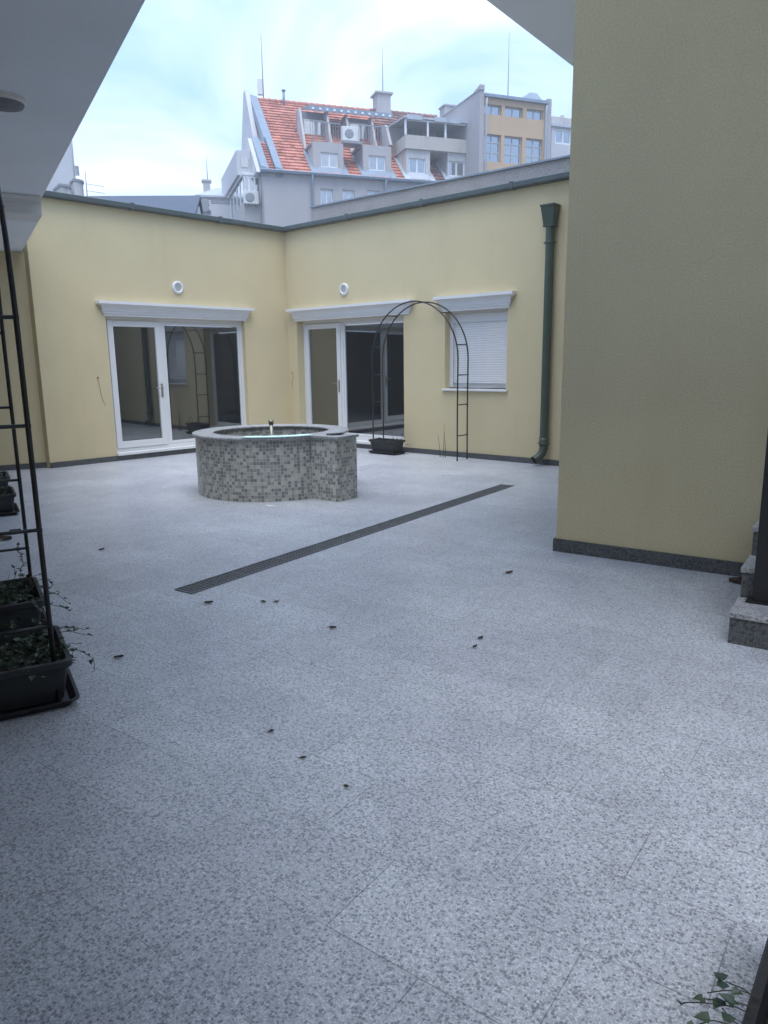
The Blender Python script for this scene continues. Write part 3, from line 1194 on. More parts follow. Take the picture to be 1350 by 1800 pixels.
# ================================================================== small things on the paving
for i, (u, v, s_, lab) in enumerate([
        (367, 1061, .055, 'brown curled leaf on the paving just below the near end of the drain'),
        (463, 1059, .04, 'left one of two small dark leaves lying side by side right of the drain end'),
        (486, 1059, .035, 'right one of two small dark leaves lying side by side right of the drain end'),
        (585, 1105, .045, 'thin dark leaf in the middle of the paving'),
        (209, 1157, .05, 'dark leaf on the paving to the right of the nearest planter'),
        (895, 1008, .06, 'black leaf on the paving between the drain and the olive house corner'),
        (845, 1123, .04, 'upper of two dark crumbs of leaf on a brown stain'),
        (835, 1138, .035, 'lower of two dark crumbs of leaf on a brown stain'),
        (477, 1287, .026, 'tiny dark leaf scrap, farthest of the three in the lower middle paving'),
        (533, 1334, .026, 'tiny dark leaf scrap, middle one of the three in the lower middle paving'),
        (609, 1384, .022, 'tiny dark leaf scrap, nearest of the three in the lower middle paving'),
        (179, 967, .05, 'dark leaf beyond the drain end, towards the left planters'),
        (10, 949, .13, 'crumpled reddish brown leaf behind the second planter'),
        (27, 935, .10, 'small brown leaf beside the crumpled one behind the second planter'),
        (1297, 1024, .13, 'dark crumpled leaf against the skirting beside the granite steps')]):
    r = random.Random(40 + i)
    p = flo(u, v)
    b = MB()
    nseg = 6
    L_, R_ = [], []
    for k in range(nseg + 1):
        t_ = k / nseg
        wd = s_ * .33 * sin(pi * min(.98, t_ * .92 + .06)) * r.uniform(.75, 1.15)
        z_ = .004 + s_ * .25 * (t_ - .45) ** 2 + r.uniform(0, s_ * .03)
        L_.append(((t_ - .5) * s_, wd, z_ + s_ * .16))
        R_.append(((t_ - .5) * s_, -wd, z_ + s_ * .10))
    C_ = [((k / nseg - .5) * s_, 0, .004 + s_ * .2 * (k / nseg - .45) ** 2) for k in range(nseg + 1)]
    for k in range(nseg):
        b.face([C_[k], C_[k + 1], L_[k + 1], L_[k]], smooth=True)
        b.face([R_[k], R_[k + 1], C_[k + 1], C_[k]], smooth=True)
    b.tube([C_[0], (C_[0][0] - s_ * .3, s_ * .05, .006)], .0012, 4)
    tag(b.build('dry_leaf', M['leaf_dead'], loc=(p.x, p.y, 0), rz=r.uniform(-.8, .8)), lab, 'leaf', 'dry leaves scattered on the paving')
p = flo(475, 891)
b = MB()
b.hexa([(-.05, -.015, .002), (.05, -.012, .002), (.045, .018, .002), (-.04, .02, .002)], [(-.05, -.015, .012), (.05, -.012, .008), (.045, .018, .006), (-.04, .02, .014)])
tag(b.build('paper_scrap', M['paper'], loc=(p.x, p.y, 0), rz=-.3), 'small pale scrap on the paving in front of the fountain', 'scrap')
# dried tendrils left on the yellow walls
for fr, pts, lab in ((FA, [(172, 664), (174, 676), (177, 690), (180, 703), (186, 712)], 'dried thin vine tendril on the wall left of the left glazed door'),
                     (FB, [(514, 655), (516, 664), (513, 674), (515, 682)], 'short dried tendril on the wall beside the inner corner')):
    b = MB()
    b.tube([(onp(fr, *q_)[0], -.006, onp(fr, *q_)[1]) for q_ in pts], .0022, 5)
    q0 = onp(fr, *pts[0])
    b.tube([(q0[0] - .012, -.01, q0[1]), (q0[0] + .012, -.012, q0[1] + .01)], .007, 6)
    x_ = onp(fr, *pts[0])[0]
    z_ = onp(fr, *pts[0])[1]
    b.v = [(a - x_, c, d - z_) for a, c, d in b.v]
    tag(b.build('dried_tendril', M['stem'], loc=fr.world(x_, 0, z_), rz=fr.rz), lab, 'tendril', 'dried tendrils on the yellow walls')

# dry stems by the foot of the far arch
xs_, _ = onp(FB, 779, 790, -.2)
q = FB.world(xs_, -.2)
b = MB()
for dx, hh, ln_ in ((0, .55, .02), (.05, .42, -.03), (-.06, .36, -.05)):
    b.tube([(dx, 0, 0), (dx + ln_ * .4, .01, hh * .5), (dx + ln_, 0, hh)], [.006, .004, .002], 5)
tag(b.build('dead_shrub', M['stem'], loc=q, rz=FB.rz), 'few dry brown plant stems at the foot of the far arch', 'plant stems')


# ================================================================== the houses beyond
def tiles(mb, P00, P10, P01, P11, nu, nv, ov=.06):
    """roof area as stepped courses of tiles: P00-P10 eaves edge, P01-P11 upper edge"""
    P00, P10, P01, P11 = map(Vector, (P00, P10, P01, P11))
    nn = (P10 - P00).cross(P01 - P00).normalized()
    for i in range(nv):
        a, b_ = i / nv, (i + 1) / nv
        A, B_ = P00.lerp(P01, a), P10.lerp(P11, a)
        C_, D_ = P00.lerp(P01, b_), P10.lerp(P11, b_)
        up = nn * ov
        mb.face([A + up, B_ + up, D_ + nn * .003, C_ + nn * .003], [(0 + .37 * (i % 2), i + .02), (nu + .37 * (i % 2), i + .02), (nu + .37 * (i % 2), i + .98), (.37 * (i % 2), i + .98)])
        mb.face([A, B_, B_ + up, A + up], [(0, i + .02), (nu, i + .02), (nu, i + .1), (0, i + .1)])


def ac_unit(label, loc, rz, w_=.8, h_=.6, d_=.32):
    t = thing('air_conditioner', label, 'air conditioner', loc, rz, 'air conditioner units on the far houses')
    b = MB()
    b.box(-w_ / 2, w_ / 2, -d_, 0, .08, h_ + .08)
    b.build('casing', M['ac'], t, bevel=.015)
    b = MB()
    b.ring([(.24, 0), (.24, .012), (.2, .016), (.0001, .012)], 24)
    b.v = [(a - w_ * .12, -d_ - .002 - c, bb + .08 + h_ / 2) for a, bb, c in b.v]
    b.f = [tuple(reversed(f)) for f in b.f]
    b.build('fan_grille', M['rail'], t)
    b = MB()
    b.box(-w_ * .35, -w_ * .3, -d_, .02, 0, .078)
    b.box(w_ * .3, w_ * .35, -d_, .02, 0, .078)
    b.build('bracket', M['rail'], t)
    return t


def window(parent, x0, x1, z0, z1, y, t=.07, mull=1, fm=None, frame_y=.06, transom=()):
    b = MB()
    framebox(b, x0, x1, z0, z1, y, y + frame_y, t)
    for k in range(mull):
        xm = x0 + (x1 - x0) * (k + 1) / (mull + 1)
        b.box(xm - t / 2, xm + t / 2, y - .003, y + frame_y - .003, z0 + t, z1 - t)
    for zt_ in transom:
        zz = z0 + (z1 - z0) * zt_
        b.box(x0 + t, x1 - t, y - .001, y + frame_y - .005, zz - t * .35, zz + t * .35)
    o = b.build('window', fm or M['pvc'], parent)
    b = MB()
    b.box(x0 + t * .9, x1 - t * .9, y + frame_y * .55, y + frame_y * .8, z0 + t * .9, z1 - t * .9)
    b.build('pane', M['far_glass'], o)
    return o


def mast(label, base, h_, r0=.03, box=False, loc_group='tall thin masts on the far roofs'):
    t = thing('antenna_mast', label, 'antenna', base, 0, loc_group)
    b = MB()
    b.tube([(0, 0, 0), (0, 0, h_ * .5), (0, 0, h_)], [r0, r0 * .8, r0 * .5], 6)
    b.build('pole', M['rail'], t)
    if box:
        b = MB()
        b.box(-.32, -.02, -.12, .12, .15, .95)
        b.build('antenna_panel', M['ac'], t)
    return t


# ---- red-roofed apartment house
E0 = at(462, 299, 40)
FH1 = Frame(E0.x, E0.y, 71)
H1 = thing('red_roofed_house', 'grey apartment house with a steep bright red tiled roof, dormers and a loggia', 'house', (E0.x, E0.y, 0), FH1.rz)


def P1(u, v, w_=0.0):
    return onp(FH1, u, v, w_)


ze = P1(462, 299)[1]
XE = P1(716, 320)[0]           # party line with the weathered neighbour
DEP = 12.0
wins = []
for (a, b_, t_, bo) in ((563, 586, 331, 362), (602, 624, 333, 362), (645, 668, 334, 362), (682, 692, 336, 362)):
    xa, z1_ = P1(a, t_)
    xb, z0_ = P1(b_, bo)
    z0_ = min(z0_, z1_ - 1.35)
    wins.append((xa, xb, z0_, z1_))
b = MB()
wall(b, 0, XE, 0, ze - .12, wins, .4)
b.face([(0, .4, 0), (0, .4, ze - .12), (0, DEP, ze - .12), (0, DEP, 0)][::-1])
b.build('wall', M['grey_wall'], H1)
for (a, b_, c, d) in wins:
    window(H1, a, b_, c, d, .12, .08, 0 if b_ - a < .5 else 1)
# eaves gutter and downpipes
b = MB()
b.extr([(-.3, ze - .12), (-.34, ze - .02), (-.3, ze + .02), (.02, ze + .02), (.02, ze - .12)], -.15, XE)
b.build('gutter', M['zinc'], H1)
for u_ in (548, 676):
    b = MB()
    xx = P1(u_, 320)[0]
    b.tube([(xx, -.25, ze - .1), (xx, -.12, ze - .5), (xx, -.1, 0)], .06, 8)
    b.build('downpipe', M['zinc'], H1)
# steep roof
xr0 = P1(470, 300)[0]
# ridge: set back so the verge runs as in the photo
SET = 6.3
zr_ = P1(500, 181, SET)[1]
sl1 = (zr_ - ze) / SET


def onroof(u, v, lift=0.0):
    """photo pixel -> point on the roof slope (local)"""
    d = ray(u, v)
    c = FH1.loc(CAM)
    dx = Vector((d.x, d.y)).dot(FH1.ex)
    dy = Vector((d.x, d.y)).dot(FH1.ey)
    # z = ze + lift + sl1*y
    t = (ze + lift + sl1 * c[1] - CAMH) / (d.z - sl1 * dy)
    return Vector((c[0] + dx * t, c[1] + dy * t, CAMH + d.z * t))


def slope(x, y, lift=0):
    return Vector((x, y, ze + sl1 * y + lift))


xv = onroof(499, 303).x          # main verge (left edge of the red field)
b = MB()
x_lo = onroof(462, 300).x
# main red field and the short lower-left field
xq = XE
tiles(b, slope(xv, .0), slope(xq, .0), slope(xv, SET), slope(xq, SET), int((xq - xv) / .28), 25)
yl = onroof(458, 250).y
tiles(b, slope(x_lo + .35, 0), slope(xv - .45, 0), slope(x_lo + .35, yl), slope(xv - .45, yl), 9, 11)
b.face([slope(xv, SET), slope(xq, SET), (xq, 2 * SET, ze), (xv, 2 * SET, ze)][::1], [(0, 0), (20, 0), (20, 20), (0, 20)])
b.build('roof', M['red_tile'], H1)
b = MB()
# ridge tiles
n_r = int((XE - xv) / .35)
for i in range(n_r):
    x_ = xv + (XE - xv) * i / n_r
    b.tube([(x_, SET, zr_ + .03), (x_ + .36, SET, zr_ + .05)], [.11, .13], 8)
b.build('ridge', M['red_tile'], H1)
# zinc flashings of the verge, gable parapet
b = MB()
for (xa, xb, ya, yb) in ((xv - .42, xv - .02, 0, yl + .1), (xv - .5, xv - .02, yl + .1, SET + .15), (x_lo - .08, x_lo + .33, 0, yl + .1)):
    b.hexa([slope(xa, ya, -.3), slope(xb, ya, -.3), slope(xb, yb, -.3), slope(xa, yb, -.3)], [slope(xa, ya, .22), slope(xb, ya, .12), slope(xb, yb, .12), slope(xa, yb, .22)])
b.build('verge_flashing', M['zinc'], H1)
b = MB()
# gable wall pieces
xg = xv - .52
b.hexa([(xg - .25, yl, ze), (xg, yl, ze), (xg, 2 * SET - yl, ze), (xg - .25, 2 * SET - yl, ze)],
       [(xg - .25, SET - .1, zr_ + .45), (xg, SET - .1, zr_ + .45), (xg, SET + .4, zr_ + .45), (xg - .25, SET + .4, zr_ + .45)])
b.hexa([(x_lo - .3, 0, ze - .1), (x_lo - .09, 0, ze - .1), (x_lo - .09, 10, ze - .1), (x_lo - .3, 10, ze - .1)],
       [(x_lo - .3, yl, ze + sl1 * yl + .15), (x_lo - .09, yl, ze + sl1 * yl + .15), (x_lo - .09, 9, ze + sl1 * yl + .15), (x_lo - .3, 9, ze + sl1 * yl + .15)])
b.box(x_lo - .09, xv - .3, yl + .12, 9, ze, ze + sl1 * yl + .1)
b.hexa([(xg, yl, ze), (xv - .2, yl, ze), (xv - .2, 2 * SET - yl, ze), (xg, 2 * SET - yl, ze)], [(xg, SET - .1, zr_ + .1), (xv - .2, SET - .1, zr_ - .1), (xv - .2, SET + .4, zr_ - .1), (xg, SET + .4, zr_ + .1)])
b.build('gable_wall', M['offwhite'], H1)
# small dark triangular attic vent on the gable front is a recess panel
# dormers (lower row) and loggia (upper)


def dormer(u0, u1, vt, vb, wu0, wu1, wvt, wvb, w_=.35, mat_=None, zinc=True, H=H1, fr=FH1, zbase=None):
    xa, zt_ = onp(fr, u0, vt, w_)
    xb, zb_ = onp(fr, u1, vb, w_)
    zb_ = ze + .02
    wx0_, wz1 = onp(fr, wu0, wvt, w_)
    wx1_, wz0 = onp(fr, wu1, wvb, w_)
    b = MB()
    wall(b, xa, xb, zb_, zt_, [(wx0_, wx1_, max(wz0, zb_ + .1), wz1)], .25, w_)
    b.box(xa, xa + .15, w_ + .251, 3.6, zb_ + .2, zt_)
    b.box(xb - .15, xb, w_ + .251, 3.6, zb_ + .2, zt_)
    d = b.build('dormer', mat_ or M['grey_wall'], H)
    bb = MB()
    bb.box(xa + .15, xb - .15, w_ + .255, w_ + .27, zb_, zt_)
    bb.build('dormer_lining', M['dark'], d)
    f = MB()
    t_ = .07
    z0_ = max(wz0, zb_ + .1)
    framebox(f, wx0_, wx1_, z0_, wz1, w_ + .08, w_ + .14, t_)
    xm = (wx0_ + wx1_) / 2
    f.box(xm - .05, xm + .05, w_ + .077, w_ + .137, z0_ + t_, wz1 - t_)
    f.build('window_frame', M['pvc'], d)
    f = MB()
    f.box(wx0_ + .06, wx1_ - .06, w_ + .11, w_ + .125, z0_ + .06, wz1 - .06)
    f.build('pane', M['far_glass'], d)
    # sloped zinc skirts on both sides and below
    s_ = MB()
    hz = z0_ - zb_
    for xx, sx in ((xa, -1), (xb, 1)):
        x_in, x_out = (xx - .12, xx + .2) if sx > 0 else (xx - .2, xx + .12)
        s_.hexa([slope(x_in, -.05, -.05), slope(x_out, -.05, -.05), slope(x_out, 1.7, -.05), slope(x_in, 1.7, -.05)],
                [slope(x_in, -.05, .10), slope(x_out, -.05, .10), slope(x_out, 1.7, .10), slope(x_in, 1.7, .10)])
    s_.hexa([(xa - .2, w_ - .3, zb_ - .02), (xb + .2, w_ - .3, zb_ - .02), (xb, w_ - .005, zb_), (xa, w_ - .005, zb_)],
            [(wx0_ - .1, w_ - .03, z0_ - .02), (wx1_ + .1, w_ - .03, z0_ - .02), (wx1_ + .1, w_ - .004, z0_), (wx0_ - .1, w_ - .004, z0_)])
    s_.build('zinc_skirt', M['zinc'] if zinc else M['roof_pale'], d)
    return d, xa, xb, zt_


def loggia(xa, xb, zf, zt_, w0, w1, H, wallm, rails=True):
    """recessed terrace: floor, back wall with a glazed door, side cheeks, railing"""
    b = MB()
    b.box(xa, xb, w1, w1 + .2, zf, zt_)
    b.box(xa, xb, w0 + .27, w1, zf - .12, zf - .02)
    d = b.build('loggia', wallm, H)
    b = MB()
    for xx in (xa, xb - .12):
        b.hexa([(xx, w0 + 1.5, zf), (xx + .12, w0 + 1.5, zf), (xx + .12, w1, zf), (xx, w1, zf)],
               [(xx, w1 - .5, zt_), (xx + .12, w1 - .5, zt_), (xx + .12, w1, zt_), (xx, w1, zt_)])
    b.build('cheek_wall', M['grey_wall'], d)
    xd = xa + (xb - xa) * .22
    for k in range(2):
        f = MB()
        framebox(f, xd + k * .72, xd + k * .72 + .68, zf + .02, zf + 1.95, w1 - .06, w1 - .002, .07)
        f.build('door_frame', M['ac'], d)
        f = MB()
        f.box(xd + k * .72 + .07, xd + k * .72 + .61, w1 - .04, w1 - .02, zf + .09, zf + 1.88)
        f.build('pane', M['far_glass'], d)
    if rails:
        r_ = MB()
        r_.box(xa, xb, w0 + .05, w0 + .09, zf + .95, zf + 1.0)
        n_ = int((xb - xa) / .13)
        for k in range(n_ + 1):
            x_ = xa + (xb - xa) * k / n_
            r_.box(x_ - .012, x_ + .012, w0 + .06, w0 + .08, zf - .02, zf + .95)
        r_.build('railing', M['rail'], d)
    return d


d1 = dormer(550, 604, 248, 291, 563.5, 595, 267, 295.5, .35)
d2 = dormer(638, 688, 254, 300, 648, 678, 272.5, 301, .35)
zt1 = P1(620, 199, 2.9)[1]
loggia(d1[1] - .1, d1[2] - .1, d1[3], zt1, .35, 3.4, H1, M['shade_wall'])
loggia(d2[1] - .2, d2[2] - .2, d2[3], zt1 - .1, .35, 3.4, H1, M['shade_wall'])
# overhanging strip of roof above the two loggias, with pale rafter ends
b = MB()
xo0, xo1 = P1(543, 195, 2.7)[0], P1(690, 207, 2.7)[0]
yo = 3.0
zo = ze + sl1 * yo
b.hexa([(xo0, yo - .35, zt1 - .15), (xo1, yo - .35, zt1 - .15), (xo1, 4.6, zt1 + .5), (xo0, 4.6, zt1 + .5)],
       [(xo0, yo - .35, zt1 + .12), (xo1, yo - .35, zt1 + .12), (xo1, 4.9, max(ze + sl1 * 4.9, zt1 + .6)), (xo0, 4.9, max(ze + sl1 * 4.9, zt1 + .6))])
ov_ = b.build('loggia_canopy', M['zinc'], H1)
b = MB()
n_ = 12
for i in range(n_):
    x_ = xo0 + (xo1 - xo0) * (i + .5) / n_
    b = MB()
    b.box(x_ - .06, x_ + .06, yo - .45, yo - .351, zt1 - .10, zt1 + .0)
    b.build('rafter_end', M['moulding'], ov_)
# chimney and flue
cq = onroof(668, 192)
b = MB()
b.box(cq.x - .42, cq.x + .42, SET - .4, SET + .5, zr_ - .6, zr_ + .95)
b.box(cq.x - .55, cq.x + .55, SET - .52, SET + .62, zr_ + .95, zr_ + 1.05)
b.box(cq.x - .5, cq.x + .46, SET - .46, SET + .56, zr_ - .5, zr_ - .02)
b.build('chimney', M['grey_wall'], H1)
xf_ = P1(497, 175, SET)[0]
b = MB()
b.tube([(xf_, SET - .3, zr_ - .3), (xf_, SET - .3, zr_ + .55)], .07, 10)
b.tube([(xf_, SET - .3, zr_ + .53), (xf_, SET - .3, zr_ + .6)], .12, 10)
b.build('flue', M['zinc'], H1)
# AC on the platform between the two dormers
xm_, zm_ = P1(619, 249, .5)
q = FH1.world(xm_, .95, zm_)
ac_unit('large air conditioner between the two loggias of the red-roofed house', (q.x, q.y, q.z), FH1.rz, .95, .7)
b = MB()
b.box(d1[2], d2[1], .4, 1.3, zm_ - .1, zm_)
for zz in (.2, .5, .8):
    b.box(d1[2], d2[1], .9, .94, zm_ + zz, zm_ + zz + .04)
b.build('service_platform', M['rail'], H1)
# red roof pier between the loggias and behind the platform
# glazed balcony hanging on the gable side
b = MB()
xs0 = P1(428, 330, .9)[0]
zb0, zb1, zb2 = P1(445, 385, .9)[1], P1(445, 354, .9)[1], P1(445, 313, .9)[1]
b.box(xs0, -.01, .9, 8.5, zb0 - 6, zb1)
b.build('side_bay', M['grey_wall'], H1)
b = MB()
for k in range(4):
    x_ = xs0 + (0 - xs0) * k / 3
    b.box(x_ - (.05 if k else 0), x_ + (.05 if k < 3 else 0), .9, .98, zb1, zb2)
b.box(xs0, 0, .897, .98, zb2, zb2 + .12)
for k in range(7):
    y_ = .9 + 7.6 * k / 6
    b.box(xs0 - .003, xs0 + .09, y_, y_ + .1, zb1, zb2)
b.box(xs0 - .03, 0, .85, 8.5, zb2 + .121, zb2 + .25)
gb = b.build('glazed_balcony', M['pvc'], H1)
b = MB()
b.box(xs0 + .03, -.02, .93, 8.4, zb1 + .01, zb2 - .005)
b.build('pane', M['far_glass'], gb)
q = FH1.world(P1(441, 362, .9)[0], .9, P1(441, 363, .9)[1])
ac_unit('air conditioner under the glazed side balcony of the red-roofed house', (q.x, q.y, q.z), FH1.rz, .75, .62)
# upper side storey of the gable
b = MB()
xu = P1(447, 270, 1.2)[0]
zu0, zu1 = zb2 + .26, P1(450, 250, 1.2)[1]
b.box(x_lo - 1.05, x_lo - .31, 1.6, 8, zu0, zu1 - .35)
b.build('side_storey', M['offwhite'], H1)
b = MB()
b.box(x_lo - .85, x_lo - .45, 1.56, 1.599, zu0 + .4, zu1 - .7)
b.build('pane', M['far_glass'], H1)

# ---- weathered neighbour
E2x = XE + .02
W0 = FH1.world(E2x, 0)
XW = P1(846, 330)[0]
H2 = thing('weathered_house', 'weathered grey house with old brown roof tiles, peeling white dormers and a concrete loggia', 'house', (E0.x, E0.y, 0), FH1.rz)
b = MB()
wall(b, E2x, XW, 0, ze - .12, [], .4)
b.build('wall', M['grey_wall'], H2)
b = MB()
b.extr([(-.3, ze - .12), (-.34, ze - .02), (-.3, ze + .02), (.02, ze + .02), (.02, ze - .12)], E2x, XW)
b.build('gutter', M['zinc'], H2)
b = MB()
SET2 = SET + .1
tiles(b, slope(E2x, 0), slope(XW, 0), slope(E2x, SET2), slope(XW, SET2), 22, 24)
b.face([slope(E2x, SET2), slope(XW, SET2), (XW, 2 * SET2, ze), (E2x, 2 * SET2, ze)], [(0, 0), (20, 0), (20, 20), (0, 20)])
b.build('roof', M['old_tile'], H2)
b = MB()
n_r = int((XW - E2x) / .35)
for i in range(n_r):
    x_ = E2x + (XW - E2x) * i / n_r
    b.tube([(x_, SET2, slope(0, SET2).z + .02), (x_ + .36, SET2, slope(0, SET2).z + .04)], [.11, .13], 8)
b.build('ridge', M['old_tile'], H2)
d3 = dormer(714, 756, 259.5, 306, 719, 748, 277, 306, .35, M['old_wall'], False, H2)
d4 = dormer(787, 825, 264, 309, 789, 817, 282, 311, .35, M['old_wall'], False, H2)
# concrete loggia parapet and glazed posts
ztop_ = P1(713, 211, .25)[1]
xa, zt_ = P1(713, 236, .2)
xb = P1(830, 240, .2)[0]
zb_ = P1(713, 260, .2)[1]
b = MB()
b.box(xa, xb, .2, .36, zb_, zt_)
b.box(xa, xa + .16, .36, 3.3, zb_, zt_)
b.box(xa + .16, xb, .36, 3.3, zb_, zb_ + .12)
lg = b.build('loggia_parapet', M['old_conc'], H2)
b = MB()
b.box(xa - .5, xb, 2.6, 2.8, zb_ + .1, ztop_ + .3)
b.hexa([(xa - .55, 1.2, zt_ - .3), (xa - .4, 1.2, zt_ - .3), (xa - .4, 2.6, zt_ - .3), (xa - .55, 2.6, zt_ - .3)], [(xa - .55, 2.0, ztop_ + .2), (xa - .4, 2.0, ztop_ + .2), (xa - .4, 2.6, ztop_ + .2), (xa - .55, 2.6, ztop_ + .2)])
b.build('loggia_wall', M['grey_wall'], H2)
b = MB()
for u_ in (713, 752, 783, 821):
    x_ = P1(u_, 240, .25)[0]
    b.box(x_ - .05, x_ + .05, .22, .30, zt_, ztop_)
b.box(xa, xb, .22, .3, ztop_, ztop_ + .08)
b.build('posts', M['moulding'], lg)
b = MB()
b.hexa([(xa - .1, .1, ztop_ + .09), (xb, .1, ztop_ + .09), (xb, 4.2, ztop_ + .42), (xa - .1, 4.2, ztop_ + .42)],
       [(xa - .1, .1, ztop_ + .17), (xb, .1, ztop_ + .17), (xb, 4.2, ztop_ + .5), (xa - .1, 4.2, ztop_ + .5)])
for (a, b_) in ((715, 742), (764, 788), (786, 808)):
    x0_, x1_ = P1(a, 205, .1)[0], P1(b_, 205, .1)[0]
    b.box(x0_, x1_, .06, .099, ztop_ + .02, ztop_ + .25)
b.build('canopy', M['roof_pale'], lg)
for a, b_ in ((718, 724), (728, 740), (742, 750), (768, 779), (788, 802), (806, 816)):
    x0_, x1_ = P1(a, 225, 2.55)[0], P1(b_, 225, 2.55)[0]
    bb = MB()
    bb.box(x0_, x1_, 2.55, 2.597, zt_ - .6, zt_ + 1.0)
    bb.build('pane', M['far_glass'] if a != 742 else M['old_conc'], lg)
b = MB()
cx_ = P1(790, 195, SET2)[0]
zc_ = slope(0, SET2).z
b.box(cx_ - .45, cx_ + .5, SET2 - .3, SET2 + .5, zc_ - .5, zc_ + .65)
b.box(cx_ - .52, cx_ + .57, SET2 - .37, SET2 + .57, zc_ + .65, zc_ + .73)
b.build('chimney', M['grey_wall'], H2)

# ---- ochre block
E3 = at(849, 300, 42.6)
F3 = Frame(E3.x, E3.y, 69.5)
H3 = thing('ochre_block', 'flat-roofed block with an ochre front of large windows and a blank mauve-grey side', 'building', (E3.x, E3.y, 0), F3.rz)


def P3(u, v, w_=0.0):
    return onp(F3, u, v, w_)


x3 = P3(962, 200)[0]
zt3 = P3(852, 168)[1]
wn3 = []
for (a, b_, t_, bo, tr) in ((854, 881, 183, 205, ()), (889, 919, 186, 208, ()), (927, 955, 190, 210, ()),
                            (851, 880, 236, 288, (.35, .72)), (887, 917, 238, 290, (.35, .72)), (925, 953, 241, 290, (.35, .72))):
    xa, z1_ = P3(a, t_)
    xb, z0_ = P3(b_, bo)
    wn3.append((xa, xb, z0_, z1_, tr))
xs_ = sorted(set([w_[0] for w_ in wn3]))
for k in range(3):      # align the two storeys
    u0, u1 = max(wn3[k][0], wn3[k + 3][0]), min(wn3[k][1], wn3[k + 3][1])
    wn3[k] = (wn3[k + 3][0], wn3[k + 3][1], *wn3[k][2:])
zu0, zu1 = sum(w_[2] for w_ in wn3[:3]) / 3, sum(w_[3] for w_ in wn3[:3]) / 3
zl0, zl1 = sum(w_[2] for w_ in wn3[3:]) / 3, sum(w_[3] for w_ in wn3[3:]) / 3
wn3 = [(w_[0], w_[1], zu0 if i < 3 else zl0, zu1 if i < 3 else zl1, w_[4]) for i, w_ in enumerate(wn3)]
b = MB()
wall(b, 0, x3, 0, zt3, [w_[:4] for w_ in wn3], .35)
b.build('front_wall', M['ochre'], H3)
M['dull_frame'] = mat('dull window frame', (.42, .42, .42), .6)
for w_ in wn3:
    window(H3, *w_[:4], .16, .06, 1, M['dull_frame'], .06, w_[4])
b = MB()
b.box(-.25, -.001, -.02, 9, 0, zt3 + .25)
b.box(x3 + .001, x3 + .25, -.02, 9, 0, zt3 + .25)
b.box(-.001, x3 + .001, 8.7, 9, 0, zt3)
b.build('side_wall', M['mauve_wall'], H3)
b = MB()
b.box(0, x3, -.12, 8.7, zt3 + .002, zt3 + .1)
b.box(0, x3, -.2, -.05, zt3 - .08, zt3 + .0)
b.build('roof', M['zinc'], H3)
b = MB()
b.prism([(-.3, -.08), (.0, -.08), (.0, 9), (-.3, 9)], zt3 + .251, zt3 + .3)
b.hexa([(-.27, -.06, zt3 + .3), (0, -.06, zt3 + .3), (0, .9, zt3 + .3), (-.27, .9, zt3 + .3)], [(-.27, -.06, zt3 + .5), (0, -.06, zt3 + .5), (0, .0, zt3 + .5), (-.27, .0, zt3 + .5)])
b.build('parapet_coping', M['mauve_wall'], H3)
for x_ in (.12, x3 - .12):
    b = MB()
    b.tube([(x_, -.12, zt3 - .1), (x_, -.08, zt3 - .5), (x_, -.08, 0)], .06, 8)
    b.build('downpipe', M['roof_pale'], H3)
b = MB()
xh = P3(945, 170)[0]
b.hexa([(xh - .8, .3, zt3 + .1), (x3, .3, zt3 + .1), (x3, 3, zt3 + .1), (xh - .8, 3, zt3 + .1)], [(xh, .8, zt3 + .75), (x3 - .2, .8, zt3 + .75), (x3 - .2, 2.5, zt3 + .75), (xh, 2.5, zt3 + .75)])
b.build('roof_light', M['zinc'], H3)

# ---- white dormer house at the far right
E4 = at(968, 300, 47)
F4 = Frame(E4.x, E4.y, 69.5)
H4 = thing('white_dormer_house', 'house with a white boxed dormer and brown tiles just left of the olive house corner', 'house', (E4.x, E4.y, 0), F4.rz)


def P4(u, v, w_=0.0):
    return onp(F4, u, v, w_)


xa, zt_ = P4(970, 222)
xb, zb_ = P4(1008, 268)
b = MB()
wx = (P4(976, 230)[0], P4(1006, 230)[0])
zw = (P4(990, 254)[1], P4(990, 226)[1])
wall(b, xa, xb, 0, zt_, [(wx[0], wx[1], zw[0], zw[1])], .3)
b.box(xa + .001, xb - .001, .31, 6, 0, zt_ - .01)
b.build('dormer_wall', M['offwhite'], H4)
window(H4, wx[0], wx[1], zw[0], zw[1], .1, .12, 1)
b = MB()
b.box(xa - .1, xb + .12, -.1, 6, zt_ + .002, zt_ + .14)
b.build('dormer_roof', M['roof_pale'], H4)
b = MB()
tiles(b, (xb + .05, .2, zb_ - 1.5), (xb + 5, .2, zb_ - 1.5), (xb + .05, 4.5, zt_ + .8), (xb + 5, 4.5, zt_ + .8), 16, 16)
tiles(b, (xa - 1, 3.0, zt_ + .15), (xb + .05, 3.0, zt_ + .15), (xa - 1, 4.5, zt_ + .75), (xb + .05, 4.5, zt_ + .75), 10, 6)
b.build('roof', M['old_tile'], H4)
b = MB()
b.box(xb + .06, xb + 5, .5, 4.5, 0, zb_ - 1.3)
b.build('wall', M['grey_wall'], H4)
b = MB()
x_, z_ = P4(986, 214, 4.5)
b.box(x_ - .75, x_ + .75, 4.4, 5.2, zt_, P4(986, 207, 4.5)[1])
b.box(x_ + .1, x_ + .3, 4.6, 4.8, zt_ + .5, P4(986, 201, 4.5)[1])
b.build('chimney', M['old_wall'], H4)

